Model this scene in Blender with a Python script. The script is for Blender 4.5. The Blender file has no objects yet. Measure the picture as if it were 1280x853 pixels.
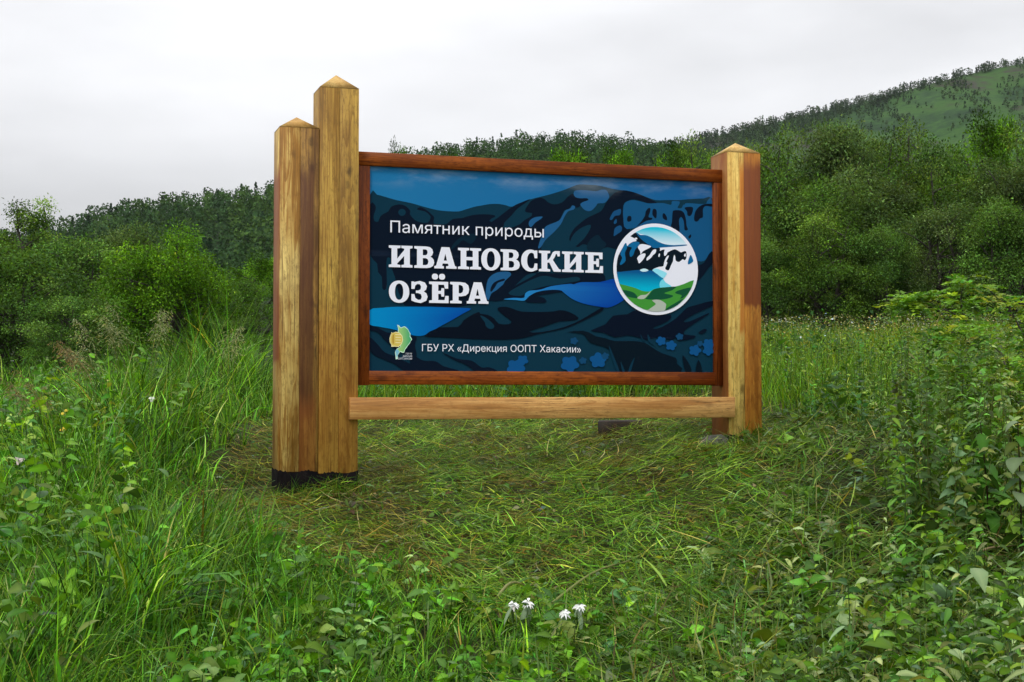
import bpy, math, random
import numpy as np
from mathutils import Vector
from mathutils.geometry import tessellate_polygon

random.seed(7)
rng = np.random.default_rng(11)
SC = bpy.context.scene
COL = SC.collection
F = 1800.0                                  # focal length in photo pixels (photo is 1280 x 853)
PITCH = math.atan(63.5 / F)
EYE = np.array([0.0, 0.0, 1.5])

# ------------------------------------------------------------------ camera
cam_d = bpy.data.cameras.new('camera')
cam_d.sensor_width = 36.0
cam_d.lens = F / 1280 * 36.0
cam_d.clip_start = 0.05
cam_d.clip_end = 6000
cam = bpy.data.objects.new('camera', cam_d)
COL.objects.link(cam)
cam.location = EYE
cam.rotation_euler = (math.pi / 2 + PITCH, 0, 0)
SC.camera = cam

# ------------------------------------------------------------------ world: overcast daylight
SC.view_settings.view_transform = 'Standard'
SC.view_settings.look = 'None'
SC.view_settings.exposure = 0.12
SC.view_settings.gamma = 1.0
SUN_EL, SUN_AZ = math.radians(52), math.radians(205)       # azimuth clockwise from +Y (view direction)
world = bpy.data.worlds.new('World')
SC.world = world
world.use_nodes = True
wn, wl = world.node_tree.nodes, world.node_tree.links
bg = wn['Background']
bg.inputs['Strength'].default_value = 0.1
sky = wn.new('ShaderNodeTexSky')
sky.sky_type = 'NISHITA'
sky.sun_disc = False
sky.sun_elevation = SUN_EL
sky.sun_rotation = SUN_AZ
tc = wn.new('ShaderNodeTexCoord')
sep = wn.new('ShaderNodeSeparateXYZ')
wl.new(tc.outputs['Generated'], sep.inputs[0])


def wmath(op, a, b=None, c=None, clamp=False):
    n = wn.new('ShaderNodeMath')
    n.operation = op
    n.use_clamp = clamp
    for i, v in enumerate((a, b, c)):
        if v is None:
            continue
        if isinstance(v, (int, float)):
            n.inputs[i].default_value = v
        else:
            wl.new(v, n.inputs[i])
    return n.outputs[0]


zc = wmath('MAXIMUM', sep.outputs['Z'], 0.0)
lum = wmath('MULTIPLY_ADD', zc, 10.0, 6.35)                 # an overcast sky brightens towards the zenith
cmap = wn.new('ShaderNodeMapping')
cmap.inputs['Scale'].default_value = (1.0, 1.0, 3.2)
wl.new(tc.outputs['Generated'], cmap.inputs[0])
cn = wn.new('ShaderNodeTexNoise')
cn.inputs['Scale'].default_value = 3.4
cn.inputs['Detail'].default_value = 5
cn.inputs['Roughness'].default_value = 0.45
wl.new(cmap.outputs[0], cn.inputs['Vector'])
cf = wmath('MULTIPLY_ADD', cn.outputs['Fac'], 0.85, 0.575)
dotn = wn.new('ShaderNodeVectorMath')
dotn.operation = 'DOT_PRODUCT'
wl.new(tc.outputs['Generated'], dotn.inputs[0])
dotn.inputs[1].default_value = Vector((-0.62, 0.78, 0.0)).normalized()
bank = wmath('POWER', wmath('MAXIMUM', dotn.outputs['Value'], 0.0), 5.0)
bank = wmath('MULTIPLY', bank, wmath('SUBTRACT', 1.0, wmath('MULTIPLY', zc, 4.2), clamp=True))
lum2 = wmath('MULTIPLY', wmath('MULTIPLY', lum, cf), wmath('MULTIPLY_ADD', bank, -0.40, 1.04))
ccol = wn.new('ShaderNodeVectorMath')
ccol.operation = 'SCALE'
ccol.inputs[0].default_value = (0.995, 0.998, 1.02)
wl.new(lum2, ccol.inputs['Scale'])
cmix = wn.new('ShaderNodeMix')
cmix.data_type = 'RGBA'
cmix.inputs['Factor'].default_value = 0.94
wl.new(sky.outputs[0], cmix.inputs['A'])
wl.new(ccol.outputs[0], cmix.inputs['B'])
wl.new(cmix.outputs['Result'], bg.inputs['Color'])

sun_d = bpy.data.lights.new('sun', 'SUN')
sun_d.energy = 1.5
sun_d.angle = math.radians(12)
sun_d.color = (1.0, 0.965, 0.91)
sun = bpy.data.objects.new('sun', sun_d)
COL.objects.link(sun)
sdir = Vector((math.sin(SUN_AZ) * math.cos(SUN_EL), math.cos(SUN_AZ) * math.cos(SUN_EL), math.sin(SUN_EL)))
sun.rotation_euler = sdir.to_track_quat('Z', 'Y').to_euler()
sun.location = sdir * 60


# ------------------------------------------------------------------ helpers
def ray(u, v):
    a, b = (u - 640) / F, (426.5 - v) / F
    c, s = math.cos(PITCH), math.sin(PITCH)
    return np.array([a, c - b * s, s + b * c])


def at(u, v, Y):
    d = ray(u, v)
    return EYE + d * (Y / d[1])


def lin(r, g, b, k=1.0):
    def f(c):
        c /= 255.0
        return (c / 12.92 if c <= 0.04045 else ((c + 0.055) / 1.055) ** 2.4) * k
    return (f(r), f(g), f(b))


def tag(o, label=None, cat=None, group=None, kind=None):
    for k, v in (('label', label), ('category', cat), ('group', group), ('kind', kind)):
        if v:
            o[k] = v
    return o


def empty(name, loc, rz=0.0):
    o = bpy.data.objects.new(name, None)
    o.empty_display_size = 0.1
    o.location = loc
    o.rotation_euler = (0, 0, rz)
    COL.objects.link(o)
    return o


class Acc:
    """collects arrays of vertices, quads, triangles and vertex colours; build() makes ONE mesh object"""

    def __init__(self):
        self.v, self.c, self.q, self.t, self.n = [], [], [], [], 0

    def add(self, v, c, q=None, t=None):
        v = np.asarray(v, dtype=np.float32).reshape(-1, 3)
        c = np.asarray(c, dtype=np.float32)
        if c.ndim == 1:
            c = np.tile(c, (len(v), 1))
        self.v.append(v)
        self.c.append(c)
        if q is not None and len(q):
            self.q.append(np.asarray(q, dtype=np.int32).reshape(-1, 4) + self.n)
        if t is not None and len(t):
            self.t.append(np.asarray(t, dtype=np.int32).reshape(-1, 3) + self.n)
        self.n += len(v)

    def mesh(self, name, mat, smooth=False):
        me = bpy.data.meshes.new(name)
        V = np.concatenate(self.v)
        C = np.concatenate(self.c)
        Q = np.concatenate(self.q) if self.q else np.zeros((0, 4), np.int32)
        T = np.concatenate(self.t) if self.t else np.zeros((0, 3), np.int32)
        me.vertices.add(len(V))
        me.vertices.foreach_set('co', V.ravel())
        loops = np.concatenate([Q.ravel(), T.ravel()])
        me.loops.add(len(loops))
        me.loops.foreach_set('vertex_index', loops)
        me.polygons.add(len(Q) + len(T))
        st = np.concatenate([np.arange(len(Q)) * 4, len(Q) * 4 + np.arange(len(T)) * 3]).astype(np.int32)
        me.polygons.foreach_set('loop_start', st)
        at_ = me.attributes.new('Col', 'FLOAT_COLOR', 'POINT')
        at_.data.foreach_set('color', np.concatenate([C, np.ones((len(C), 1), np.float32)], 1).ravel())
        if smooth:
            me.polygons.foreach_set('use_smooth', np.ones(len(Q) + len(T), dtype=bool))
        if mat:
            me.materials.append(mat)
        me.update(calc_edges=True)
        return me

    def build(self, name, mat, parent=None, smooth=False, loc=None):
        o = bpy.data.objects.new(name, self.mesh(name, mat, smooth))
        COL.objects.link(o)
        if parent:
            o.parent = parent
        if loc is not None:
            o.location = loc
        return o


def box(acc, a, b, c=(1, 1, 1), bev=0.0):
    """axis aligned box; bev chamfers all edges"""
    a, b = np.minimum(a, b), np.maximum(a, b)
    if bev <= 0:
        v = [(x, y, z) for x in (a[0], b[0]) for y in (a[1], b[1]) for z in (a[2], b[2])]
        q = [(0, 1, 3, 2), (4, 6, 7, 5), (0, 4, 5, 1), (2, 3, 7, 6), (0, 2, 6, 4), (1, 5, 7, 3)]
        acc.add(v, c, q)
        return
    V, idx = [], {}
    for i, (sx, sy, sz) in enumerate([(x, y, z) for x in (0, 1) for y in (0, 1) for z in (0, 1)]):
        p = [(a, b)[s][k] for k, s in enumerate((sx, sy, sz))]
        for ax in range(3):
            r = list(p)
            for k in range(3):
                if k != ax:
                    r[k] += bev if (sx, sy, sz)[k] == 0 else -bev
            idx[(sx, sy, sz, ax)] = len(V)
            V.append(r)
    Q, T = [], []
    for ax in range(3):
        o1, o2 = [k for k in range(3) if k != ax]
        for s in (0, 1):
            f = []
            for p, r in ((0, 0), (1, 0), (1, 1), (0, 1)):
                key = [0, 0, 0]
                key[ax] = s
                key[o1] = p
                key[o2] = r
                f.append(idx[(*key, ax)])
            Q.append(f)
        for p in (0, 1):
            for r in (0, 1):
                k0, k1 = [0, 0, 0], [0, 0, 0]
                k0[o1], k0[o2], k1[o1], k1[o2] = p, r, p, r
                k1[ax] = 1
                Q.append([idx[(*k0, o1)], idx[(*k1, o1)], idx[(*k1, o2)], idx[(*k0, o2)]])
    for s in [(x, y, z) for x in (0, 1) for y in (0, 1) for z in (0, 1)]:
        T.append([idx[(*s, 0)], idx[(*s, 1)], idx[(*s, 2)]])
    # consistent outward faces
    V = np.array(V)
    cen = (np.array(a) + np.array(b)) / 2

    def fix(f):
        p = V[f]
        n = np.cross(p[1] - p[0], p[2] - p[0])
        return f if np.dot(n, p.mean(0) - cen) > 0 else f[::-1]
    acc.add(V, c, [fix(f) for f in Q], [fix(f) for f in T])


def tube(acc, pts, rad, c, sides=6):
    pts = np.asarray(pts, float)
    rad = np.broadcast_to(np.asarray(rad, float), (len(pts),))
    tan = np.gradient(pts, axis=0)
    tan /= np.linalg.norm(tan, axis=1)[:, None] + 1e-9
    ref = np.array([1.0, 0.13, 0.07])
    s1 = np.cross(tan, ref)
    s1 /= np.linalg.norm(s1, axis=1)[:, None] + 1e-9
    s2 = np.cross(tan, s1)
    th = np.arange(sides) / sides * 2 * math.pi
    V = pts[:, None] + rad[:, None, None] * (np.cos(th)[None, :, None] * s1[:, None] + np.sin(th)[None, :, None] * s2[:, None])
    q = []
    for i in range(len(pts) - 1):
        for k in range(sides):
            k2 = (k + 1) % sides
            q.append((i * sides + k, i * sides + k2, (i + 1) * sides + k2, (i + 1) * sides + k))
    acc.add(V.reshape(-1, 3), c, q)


def blades(acc, base, az, length, width, tilt, bend, col, seg=3, follow=False, taper=1.6, curl=.45):
    """n strips that rise from base, lean by tilt and curl over by bend (radians from the vertical)"""
    n = len(base)
    if n == 0:
        return
    k = (np.arange(seg + 1) / seg)[None, :]
    ang = tilt[:, None] + bend[:, None] * ((k[:, 1:] + k[:, :-1]) / 2)
    st = (length / seg)[:, None]
    azk = az[:, None] + rng.normal(0, curl, (n, 1)) * (k[:, 1:] + k[:, :-1]) / 2
    hx = np.concatenate([np.zeros((n, 1)), np.cumsum(np.cos(azk) * np.sin(ang) * st, 1)], 1)
    hy = np.concatenate([np.zeros((n, 1)), np.cumsum(np.sin(azk) * np.sin(ang) * st, 1)], 1)
    z = np.concatenate([np.zeros((n, 1)), np.cumsum(np.cos(ang) * st, 1)], 1)
    P = base[:, None, :] + np.stack([hx, hy, z], -1)
    if follow:
        P[..., 2] += G(P[..., 0], P[..., 1]) - G(base[:, 0], base[:, 1])[:, None]
    side = np.stack([-np.sin(az), np.cos(az), rng.normal(0, 0.25, n)], -1)
    w = (width[:, None] / 2) * (1.02 - k ** taper) * (0.55 + 0.45 * np.minimum(1, k * 4))
    L = P - side[:, None, :] * w[..., None]
    R = P + side[:, None, :] * w[..., None]
    V = np.stack([L, R], 2).reshape(n, -1, 3)
    m = 2 * (seg + 1)
    f = np.array([(2 * i, 2 * i + 1, 2 * i + 3, 2 * i + 2) for i in range(seg)])
    q = (np.arange(n)[:, None, None] * m + f[None]).reshape(-1, 4)
    acc.add(V.reshape(-1, 3), np.repeat(col, m, 0), q)


def leaf_frames(d, up):
    d = d / (np.linalg.norm(d, axis=1)[:, None] + 1e-9)
    s = np.cross(d, up)
    s /= np.linalg.norm(s, axis=1)[:, None] + 1e-9
    return d, s, np.cross(s, d)


def leaves4(acc, pos, d, up, length, width, col, fold=0.25):
    """small leaves: two triangles folded along the midrib"""
    n = len(pos)
    d, s, nn = leaf_frames(d, up)
    l, w = length[:, None], width[:, None]
    mid = pos + d * l * 0.45
    V = np.stack([pos, mid + s * w * 0.5 + nn * w * fold, pos + d * l, mid - s * w * 0.5 + nn * w * fold], 1)
    b = np.arange(n)[:, None] * 4
    t = np.concatenate([b + [0, 1, 2], b + [0, 2, 3]], 0)
    acc.add(V.reshape(-1, 3), np.repeat(col, 4, 0), None, t)


def leaves8(acc, pos, d, up, length, width, col, fold=0.10, droop=0.3, tip=1.0):
    """broad leaves: rounded base, widest below the middle, long drooping tip, folded along the midrib"""
    n = len(pos)
    if n == 0:
        return
    d, s, nn = leaf_frames(d, up)
    l, w = length[:, None], width[:, None]
    dz = np.array([0, 0, -1.0])
    m1 = pos + d * l * 0.16
    m2 = pos + d * l * 0.42 + dz * l * droop * 0.12
    m3 = pos + d * l * 0.74 + dz * l * droop * 0.5
    tp = pos + d * l * .98 + dz * l * droop
    V = np.stack([pos, m1, m2, m3, tp,
                  m1 + s * w * 0.36 + nn * w * fold * .7, m2 + s * w * 0.5 + nn * w * fold, m3 + s * w * 0.27 * tip + nn * w * fold * .5,
                  m1 - s * w * 0.36 + nn * w * fold * .7, m2 - s * w * 0.5 + nn * w * fold, m3 - s * w * 0.27 * tip + nn * w * fold * .5], 1)
    b = np.arange(n)[:, None] * 11
    t = np.concatenate([b + [0, 1, 5], b + [0, 8, 1], b + [3, 4, 7], b + [3, 10, 4]], 0)
    q = np.concatenate([b + [1, 2, 6, 5], b + [1, 8, 9, 2], b + [2, 3, 7, 6], b + [2, 9, 10, 3]], 0)
    cc = np.repeat(col, 11, 0).reshape(n, 11, 3) * np.exp(rng.normal(0, .10, (n, 11, 1)))
    cc[:, :5] *= np.array([1.45, 1.3, 1.35])
    acc.add(V.reshape(-1, 3), np.clip(cc, 0, .8).reshape(-1, 3), q, t)


def vary(base, n, amt=0.25, hue=0.12):
    """n colours around one base colour: brightness and yellow/blue shift"""
    base = np.asarray(base, float)[None]
    k = np.exp(rng.normal(0, amt, (n, 1)))
    h = rng.normal(0, hue, (n, 1))
    return np.clip(base * k * np.concatenate([np.exp(h), np.ones((n, 1)), np.exp(-h)], 1), 0.002, 0.9)


def pick(cols, p, n, amt=0.22, hue=0.17):
    cols = np.asarray(cols, float)
    b = cols[rng.choice(len(cols), n, p=np.asarray(p) / np.sum(p))]
    k = np.exp(rng.normal(0, amt, (n, 1)))
    h = rng.normal(0, hue, (n, 1))
    return np.clip(b * k * np.concatenate([np.exp(h), np.ones((n, 1)), np.exp(-h)], 1), 0.002, 0.9)


_w = np.random.default_rng(3)
_wd = [(_w.normal(0, 1, 2), _w.uniform(0, 6.28)) for _ in range(14)]


def wob(x, y, f=1.0, o=0):
    """cheap smooth noise, about -1..1"""
    r = 0
    for i in range(5):
        (a, b), p = _wd[(i + o) % 14]
        m = f * (0.7 + 0.45 * i)
        r = r + np.sin(m * (a * x + b * y) + p + o) / (1 + 0.3 * i)
    return r / 2.6


def sstep(x, a, b):
    t = np.clip((x - a) / (b - a), 0, 1)
    return t * t * (3 - 2 * t)


def G(x, y):
    """height of the ground"""
    x, y = np.asarray(x, float), np.asarray(y, float)
    z = np.interp(y, [-40, 0, 10, 16, 33, 60, 120, 400], [-2.0, 0.0, 1.0, 1.5, 2.25, 3.2, 5.0, 8.0])
    z = z + 0.12 * np.clip(x, 0, 2) * sstep(y, 5, 9.5) + 0.02 * np.clip(x - 2, 0, 30) * sstep(y, 12, 30)
    z = z - 0.03 * np.clip(-x - 3, 0, 30)
    z = z + 0.24 * np.exp(-((x + 2.75) ** 2 / 0.75 + (y - 10.4) ** 2 / 5.0))
    z = z - 0.075 * np.exp(-((x + 1.55) ** 2 + (y - 8.72) ** 2) / 0.16)
    z = z + 0.035 * wob(x, y, 1.3, 2) + 0.015 * wob(x, y, 4.0, 5)
    return z


# ------------------------------------------------------------------ materials
def new_mat(name):
    m = bpy.data.materials.new(name)
    m.use_nodes = True
    return m, m.node_tree.nodes, m.node_tree.links, m.node_tree.nodes['Principled BSDF']


def foliage_mat(name, rough=0.5, trans=0.3, spec=0.35, tint=(1.45, 1.35, 0.45), rand=0.0):
    m, n, l, p = new_mat(name)
    a = n.new('ShaderNodeAttribute')
    a.attribute_name = 'Col'
    out = n['Material Output']
    src = a.outputs['Color']
    if rand:
        oi = n.new('ShaderNodeObjectInfo')
        mr = n.new('ShaderNodeMapRange')
        mr.inputs['To Min'].default_value = 1 - rand
        mr.inputs['To Max'].default_value = 1 + rand
        l.new(oi.outputs['Random'], mr.inputs[0])
        vm = n.new('ShaderNodeVectorMath')
        vm.operation = 'SCALE'
        l.new(src, vm.inputs[0])
        l.new(mr.outputs[0], vm.inputs['Scale'])
        src = vm.outputs[0]
    l.new(src, p.inputs['Base Color'])
    p.inputs['Roughness'].default_value = rough
    p.inputs['Specular IOR Level'].default_value = spec
    tr = n.new('ShaderNodeBsdfTranslucent')
    mu = n.new('ShaderNodeVectorMath')
    mu.operation = 'MULTIPLY'
    mu.inputs[1].default_value = tint
    l.new(src, mu.inputs[0])
    l.new(mu.outputs[0], tr.inputs['Color'])
    mx = n.new('ShaderNodeMixShader')
    mx.inputs[0].default_value = trans
    l.new(p.outputs[0], mx.inputs[1])
    l.new(tr.outputs[0], mx.inputs[2])
    l.new(mx.outputs[0], out.inputs[0])
    return m


def vcol_mat(name, rough=0.5, spec=0.3):
    m, n, l, p = new_mat(name)
    a = n.new('ShaderNodeAttribute')
    a.attribute_name = 'Col'
    l.new(a.outputs['Color'], p.inputs['Base Color'])
    p.inputs['Roughness'].default_value = rough
    p.inputs['Specular IOR Level'].default_value = spec
    return m


class NT:
    """short-hand for building node chains"""

    def __init__(self, m):
        self.n, self.l = m.node_tree.nodes, m.node_tree.links

    def put(self, node, i, v):
        if v is None:
            return
        if isinstance(v, bpy.types.NodeSocket):
            self.l.new(v, node.inputs[i])
        else:
            node.inputs[i].default_value = v

    def math(self, op, a, b=None, c=None, clamp=False):
        n = self.n.new('ShaderNodeMath')
        n.operation = op
        n.use_clamp = clamp
        for i, v in enumerate((a, b, c)):
            self.put(n, i, v)
        return n.outputs[0]

    def mapping(self, vec, scale, loc=(0, 0, 0)):
        n = self.n.new('ShaderNodeMapping')
        self.put(n, 0, vec)
        n.inputs['Scale'].default_value = scale
        n.inputs['Location'].default_value = loc
        return n.outputs[0]

    def noise(self, vec, scale, detail=4, rough=0.55, dist=0.0):
        n = self.n.new('ShaderNodeTexNoise')
        self.put(n, 'Vector', vec)
        n.inputs['Scale'].default_value = scale
        n.inputs['Detail'].default_value = detail
        n.inputs['Roughness'].default_value = rough
        n.inputs['Distortion'].default_value = dist
        return n.outputs['Fac']

    def ramp(self, fac, stops):
        n = self.n.new('ShaderNodeValToRGB')
        self.put(n, 0, fac)
        e = n.color_ramp.elements
        while len(e) < len(stops):
            e.new(0.5)
        for k, (p, c) in zip(e, stops):
            k.position = p
            k.color = (*c, 1) if len(c) == 3 else c
        return n.outputs[0]

    def mix(self, f, a, b, mode='MIX'):
        n = self.n.new('ShaderNodeMix')
        n.data_type = 'RGBA'
        n.blend_type = mode
        self.put(n, 'Factor', f)
        for k, v in (('A', a), ('B', b)):
            if isinstance(v, tuple):
                v = (*v, 1)
            self.put(n, k, v)
        return n.outputs['Result']

    def smooth(self, v, a, b):
        n = self.n.new('ShaderNodeMapRange')
        n.interpolation_type = 'SMOOTHSTEP'
        self.put(n, 0, v)
        n.inputs[1].default_value = a
        n.inputs[2].default_value = b
        return n.outputs[0]


def wood_mat(name, pale, dark, seed, vertical=True, stains=(), knots=1.0, grey=0.0, rough=0.62, streak=1.0, spec=0.3):
    """planed timber: long grain, growth-ring figure, knots, streaks of wear; stains = list of
    (colour, strength, x0, x1, z0, z1, soft) patches of wood stain in sign coordinates"""
    pale, dark = (tuple(np.array(c) * [1.02, 1.03, .78]) for c in (pale, dark))
    m, n, l, p = new_mat(name)
    t = NT(m)
    tcn = n.new('ShaderNodeTexCoord')
    ob = tcn.outputs['Object']
    off = (seed * 3.17, seed * 1.73, seed * 5.31)
    ac, al = (9.0, 0.55) if vertical else (9.0, 0.55)
    sc_ = (ac, ac, al) if vertical else (al, ac, ac)
    fi = (150, 150, 3.0) if vertical else (3.0, 150, 150)
    v1 = t.mapping(ob, sc_, off)
    broad = t.noise(v1, 1.0, 5, 0.6, 0.6)
    fine = t.noise(t.mapping(ob, fi, off), 1.0, 3, 0.65)
    ringv = t.mapping(ob, (5.0, 5.0, 0.35) if vertical else (0.35, 5.0, 5.0), off)
    rn = t.noise(ringv, 1.0, 2, 0.5, 1.2)
    ring = t.math('FRACT', t.math('MULTIPLY', rn, 17.0))
    ring = t.math('POWER', ring, 2.5)
    blot = t.noise(t.mapping(ob, (4, 4, 1.6) if vertical else (1.6, 4, 4), off), 1.0, 4, 0.6)
    f = t.math('ADD', t.math('MULTIPLY', broad, 0.75), t.math('MULTIPLY', fine, 0.46))
    f = t.math('ADD', f, t.math('MULTIPLY', ring, -0.10))
    f = t.math('ADD', f, t.math('MULTIPLY', t.math('SUBTRACT', blot, 0.5), 0.55 * streak))
    col = t.ramp(f, [(0.32, tuple(np.array(dark) * 0.62)), (0.48, dark), (0.64, tuple(0.55 * np.array(pale) + 0.45 * np.array(dark))), (0.84, tuple(np.array(pale) * 1.08))])
    # knots
    vo = n.new('ShaderNodeTexVoronoi')
    vo.inputs['Scale'].default_value = 1.0
    t.put(vo, 'Vector', t.mapping(ob, (7.5, 1.0, 3.2) if vertical else (3.2, 1.0, 7.5), off))
    wobv = t.noise(t.mapping(ob, (30, 30, 30)), 1.0, 2)
    kd = t.math('ADD', vo.outputs['Distance'], t.math('MULTIPLY', wobv, 0.12))
    k = t.math('SUBTRACT', 1.0, t.smooth(kd, 0.10, 0.24))
    k = t.math('MULTIPLY', k, 0.95 * knots)
    col = t.mix(k, col, tuple(np.array(dark) * 0.32))
    # dark mould flecks
    fl = t.noise(t.mapping(ob, (80, 80, 16) if vertical else (16, 80, 80), off), 1.0, 4, 0.75)
    flm = t.math('MULTIPLY', t.smooth(fl, 0.54, 0.66), t.smooth(blot, 0.38, 0.60))
    col = t.mix(t.math('MULTIPLY', flm, 0.6), col, tuple(np.array(dark) * 0.35))
    wz = t.noise(t.mapping(ob, (6, 6, 1.1) if vertical else (1.1, 6, 6), (off[1], off[2], off[0])), 1.0, 5, 0.7)
    col = t.mix(t.math('MULTIPLY', t.smooth(wz, .50, .68), 0.55 * streak), col, tuple(np.array(dark) * .62))
    mot = t.noise(t.mapping(ob, (48, 48, 20) if vertical else (20, 48, 48), (off[2], off[0], off[1])), 1.0, 4, 0.7)
    col = t.mix(t.math('MULTIPLY', t.smooth(mot, .48, .66), 0.42 * streak), col, tuple(np.array(dark) * .55))
    ck = t.noise(t.mapping(ob, (34, 34, .55) if vertical else (.55, 34, 34), (off[1], off[0], off[2])), 1.0, 2, 0.5)
    ckm = t.math('SUBTRACT', 1.0, t.smooth(t.math('ABSOLUTE', t.math('SUBTRACT', ck, 0.5)), .004, .014))
    ckm = t.math('MULTIPLY', ckm, t.smooth(blot, .46, .58))
    col = t.mix(t.math('MULTIPLY', ckm, .75), col, tuple(np.array(dark) * .22))
    if grey:
        g = t.smooth(blot, 0.45, 0.7)
        col = t.mix(t.math('MULTIPLY', g, grey), col, lin(150, 135, 105))
    if stains:
        sx = n.new('ShaderNodeSeparateXYZ')
        t.put(sx, 0, ob)
        for (sc, st, x0, x1, z0, z1, soft) in stains:
            wv = t.math('MULTIPLY', t.math('SUBTRACT', t.noise(t.mapping(ob, (14, 14, 3), off), 1.0, 4), 0.5), soft * 2.2)
            x = t.math('ADD', sx.outputs[0], t.math('MULTIPLY', wv, 0.12))
            z = t.math('ADD', sx.outputs[2], wv)
            mk = t.math('MULTIPLY', t.smooth(x, x0 - 0.006, x0 + 0.006), t.math('SUBTRACT', 1.0, t.smooth(x, x1 - 0.006, x1 + 0.006)))
            mk = t.math('MULTIPLY', mk, t.math('MULTIPLY', t.smooth(z, z0 - soft * .4, z0 + soft * .4), t.math('SUBTRACT', 1.0, t.smooth(z, z1 - soft, z1 + soft))))
            col = t.mix(t.math('MULTIPLY', mk, st), col, t.mix(fine, tuple(np.array(sc) * 0.55), tuple(np.array(sc) * 1.35)))
    l.new(col, p.inputs['Base Color'])
    rr = t.math('MULTIPLY_ADD', fine, 0.2, rough - 0.1)
    l.new(rr, p.inputs['Roughness'])
    p.inputs['Specular IOR Level'].default_value = spec
    bu = n.new('ShaderNodeBump')
    bu.inputs['Strength'].default_value = 0.35
    bu.inputs['Distance'].default_value = 0.004
    l.new(t.math('ADD', fine, t.math('MULTIPLY', broad, 0.8)), bu.inputs['Height'])
    l.new(bu.outputs[0], p.inputs['Normal'])
    return m


# ------------------------------------------------------------------ ground sheet
def ground_mat():
    m, n, l, p = new_mat('soil_and_thatch')
    t = NT(m)
    ge = n.new('ShaderNodeNewGeometry').outputs['Position']
    a = t.noise(ge, 0.9, 6, 0.6)
    b = t.noise(ge, 9.0, 5, 0.65)
    c = t.noise(t.mapping(ge, (60, 18, 30)), 1.0, 4, 0.7)
    f = t.math('ADD', t.math('MULTIPLY', a, 0.5), t.math('ADD', t.math('MULTIPLY', b, 0.3), t.math('MULTIPLY', c, 0.3)))
    col = t.ramp(f, [(0.36, (0.012, 0.010, 0.005)), (0.5, (0.022, 0.023, 0.008)), (0.62, (0.030, 0.040, 0.010)), (0.75, (0.050, 0.045, 0.018))])
    l.new(col, p.inputs['Base Color'])
    p.inputs['Roughness'].default_value = 0.9
    p.inputs['Specular IOR Level'].default_value = 0.15
    bu = n.new('ShaderNodeBump')
    bu.inputs['Strength'].default_value = 0.8
    bu.inputs['Distance'].default_value = 0.03
    l.new(t.math('ADD', b, c), bu.inputs['Height'])
    l.new(bu.outputs[0], p.inputs['Normal'])
    return m


ys = np.concatenate([np.linspace(-12, 2, 10), np.linspace(2.4, 16, 100), 16 + np.geomspace(0.2, 320, 70)])
us = np.linspace(-1, 1, 121)
gy, gu = np.meshgrid(ys, us, indexing='ij')
gx = gu * (14 + np.abs(gy) * 1.3)
gz = G(gx, gy)
nr, nc = gx.shape
ii = (np.arange(nr - 1)[:, None] * nc + np.arange(nc - 1)[None]).ravel()
quads = np.stack([ii, ii + 1, ii + nc + 1, ii + nc], 1)
acc = Acc()
acc.add(np.stack([gx, gy, gz], -1), (0.05, 0.06, 0.02), quads)
tag(acc.build('ground', ground_mat(), smooth=True), kind='structure')


# ------------------------------------------------------------------ hills
def hill(name, sky_pts, R, foot, zfoot, power, mat, wobble, u0, u1, nu=220, nr_=70, back=1.6):
    U = np.linspace(u0, u1, nu)
    xs, vs = zip(*sky_pts)
    v = np.interp(U, xs, vs)
    k = np.ones(9) / 9
    v = np.convolve(np.pad(v, 4, mode='edge'), k, 'valid')
    ridge = 1.5 + (490 - v) / F * R
    tt = np.linspace(0, back, nr_)
    T, UU = np.meshgrid(tt, U, indexing='ij')
    rr = foot + T * (R - foot)
    prof = np.where(T <= 1, T ** power, 1 - 0.35 * (T - 1) ** 1.3)
    Z = zfoot + (ridge[None] - zfoot) * prof
    X = (UU - 640) / F * rr
    Z = Z + wobble * np.sin(np.clip(T, 0, 1) * math.pi) * wob(X, rr, 0.02, 1) + wobble * 0.3 * np.sin(np.clip(T, 0, 1) * math.pi) * wob(X, rr, 0.07, 4)
    nr, nc = Z.shape
    ii = (np.arange(nr - 1)[:, None] * nc + np.arange(nc - 1)[None]).ravel()
    acc = Acc()
    acc.add(np.stack([X, rr, Z], -1), (0.05, 0.07, 0.03), np.stack([ii, ii + 1, ii + nc + 1, ii + nc], 1))
    tag(acc.build(name, mat, smooth=True), kind='structure')

    def height(u, t):
        """surface point of the hill for photo column u and depth fraction t"""
        iu = np.clip((u - u0) / (u1 - u0) * (nu - 1), 0, nu - 1.001)
        it = np.clip(t / back * (nr_ - 1), 0, nr_ - 1.001)
        a, b = iu.astype(int), it.astype(int)
        fu, ft = iu - a, it - b
        z = (Z[b, a] * (1 - fu) + Z[b, a + 1] * fu) * (1 - ft) + (Z[b + 1, a] * (1 - fu) + Z[b + 1, a + 1] * fu) * ft
        r = foot + t * (R - foot)
        return np.stack([(u - 640) / F * r, r, z], -1)
    return height


def hill_mat(name, stops, scale):
    m, n, l, p = new_mat(name)
    t = NT(m)
    ge = n.new('ShaderNodeNewGeometry').outputs['Position']
    a = t.noise(t.mapping(ge, (1, 0.5, 1.6)), scale, 6, 0.6, 0.4)
    b = t.noise(ge, scale * 9, 4, 0.65)
    f = t.math('ADD', t.math('MULTIPLY', a, 0.72), t.math('MULTIPLY', b, 0.28))
    l.new(t.ramp(f, stops), p.inputs['Base Color'])
    p.inputs['Roughness'].default_value = 0.95
    p.inputs['Specular IOR Level'].default_value = 0.1
    return m


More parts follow.
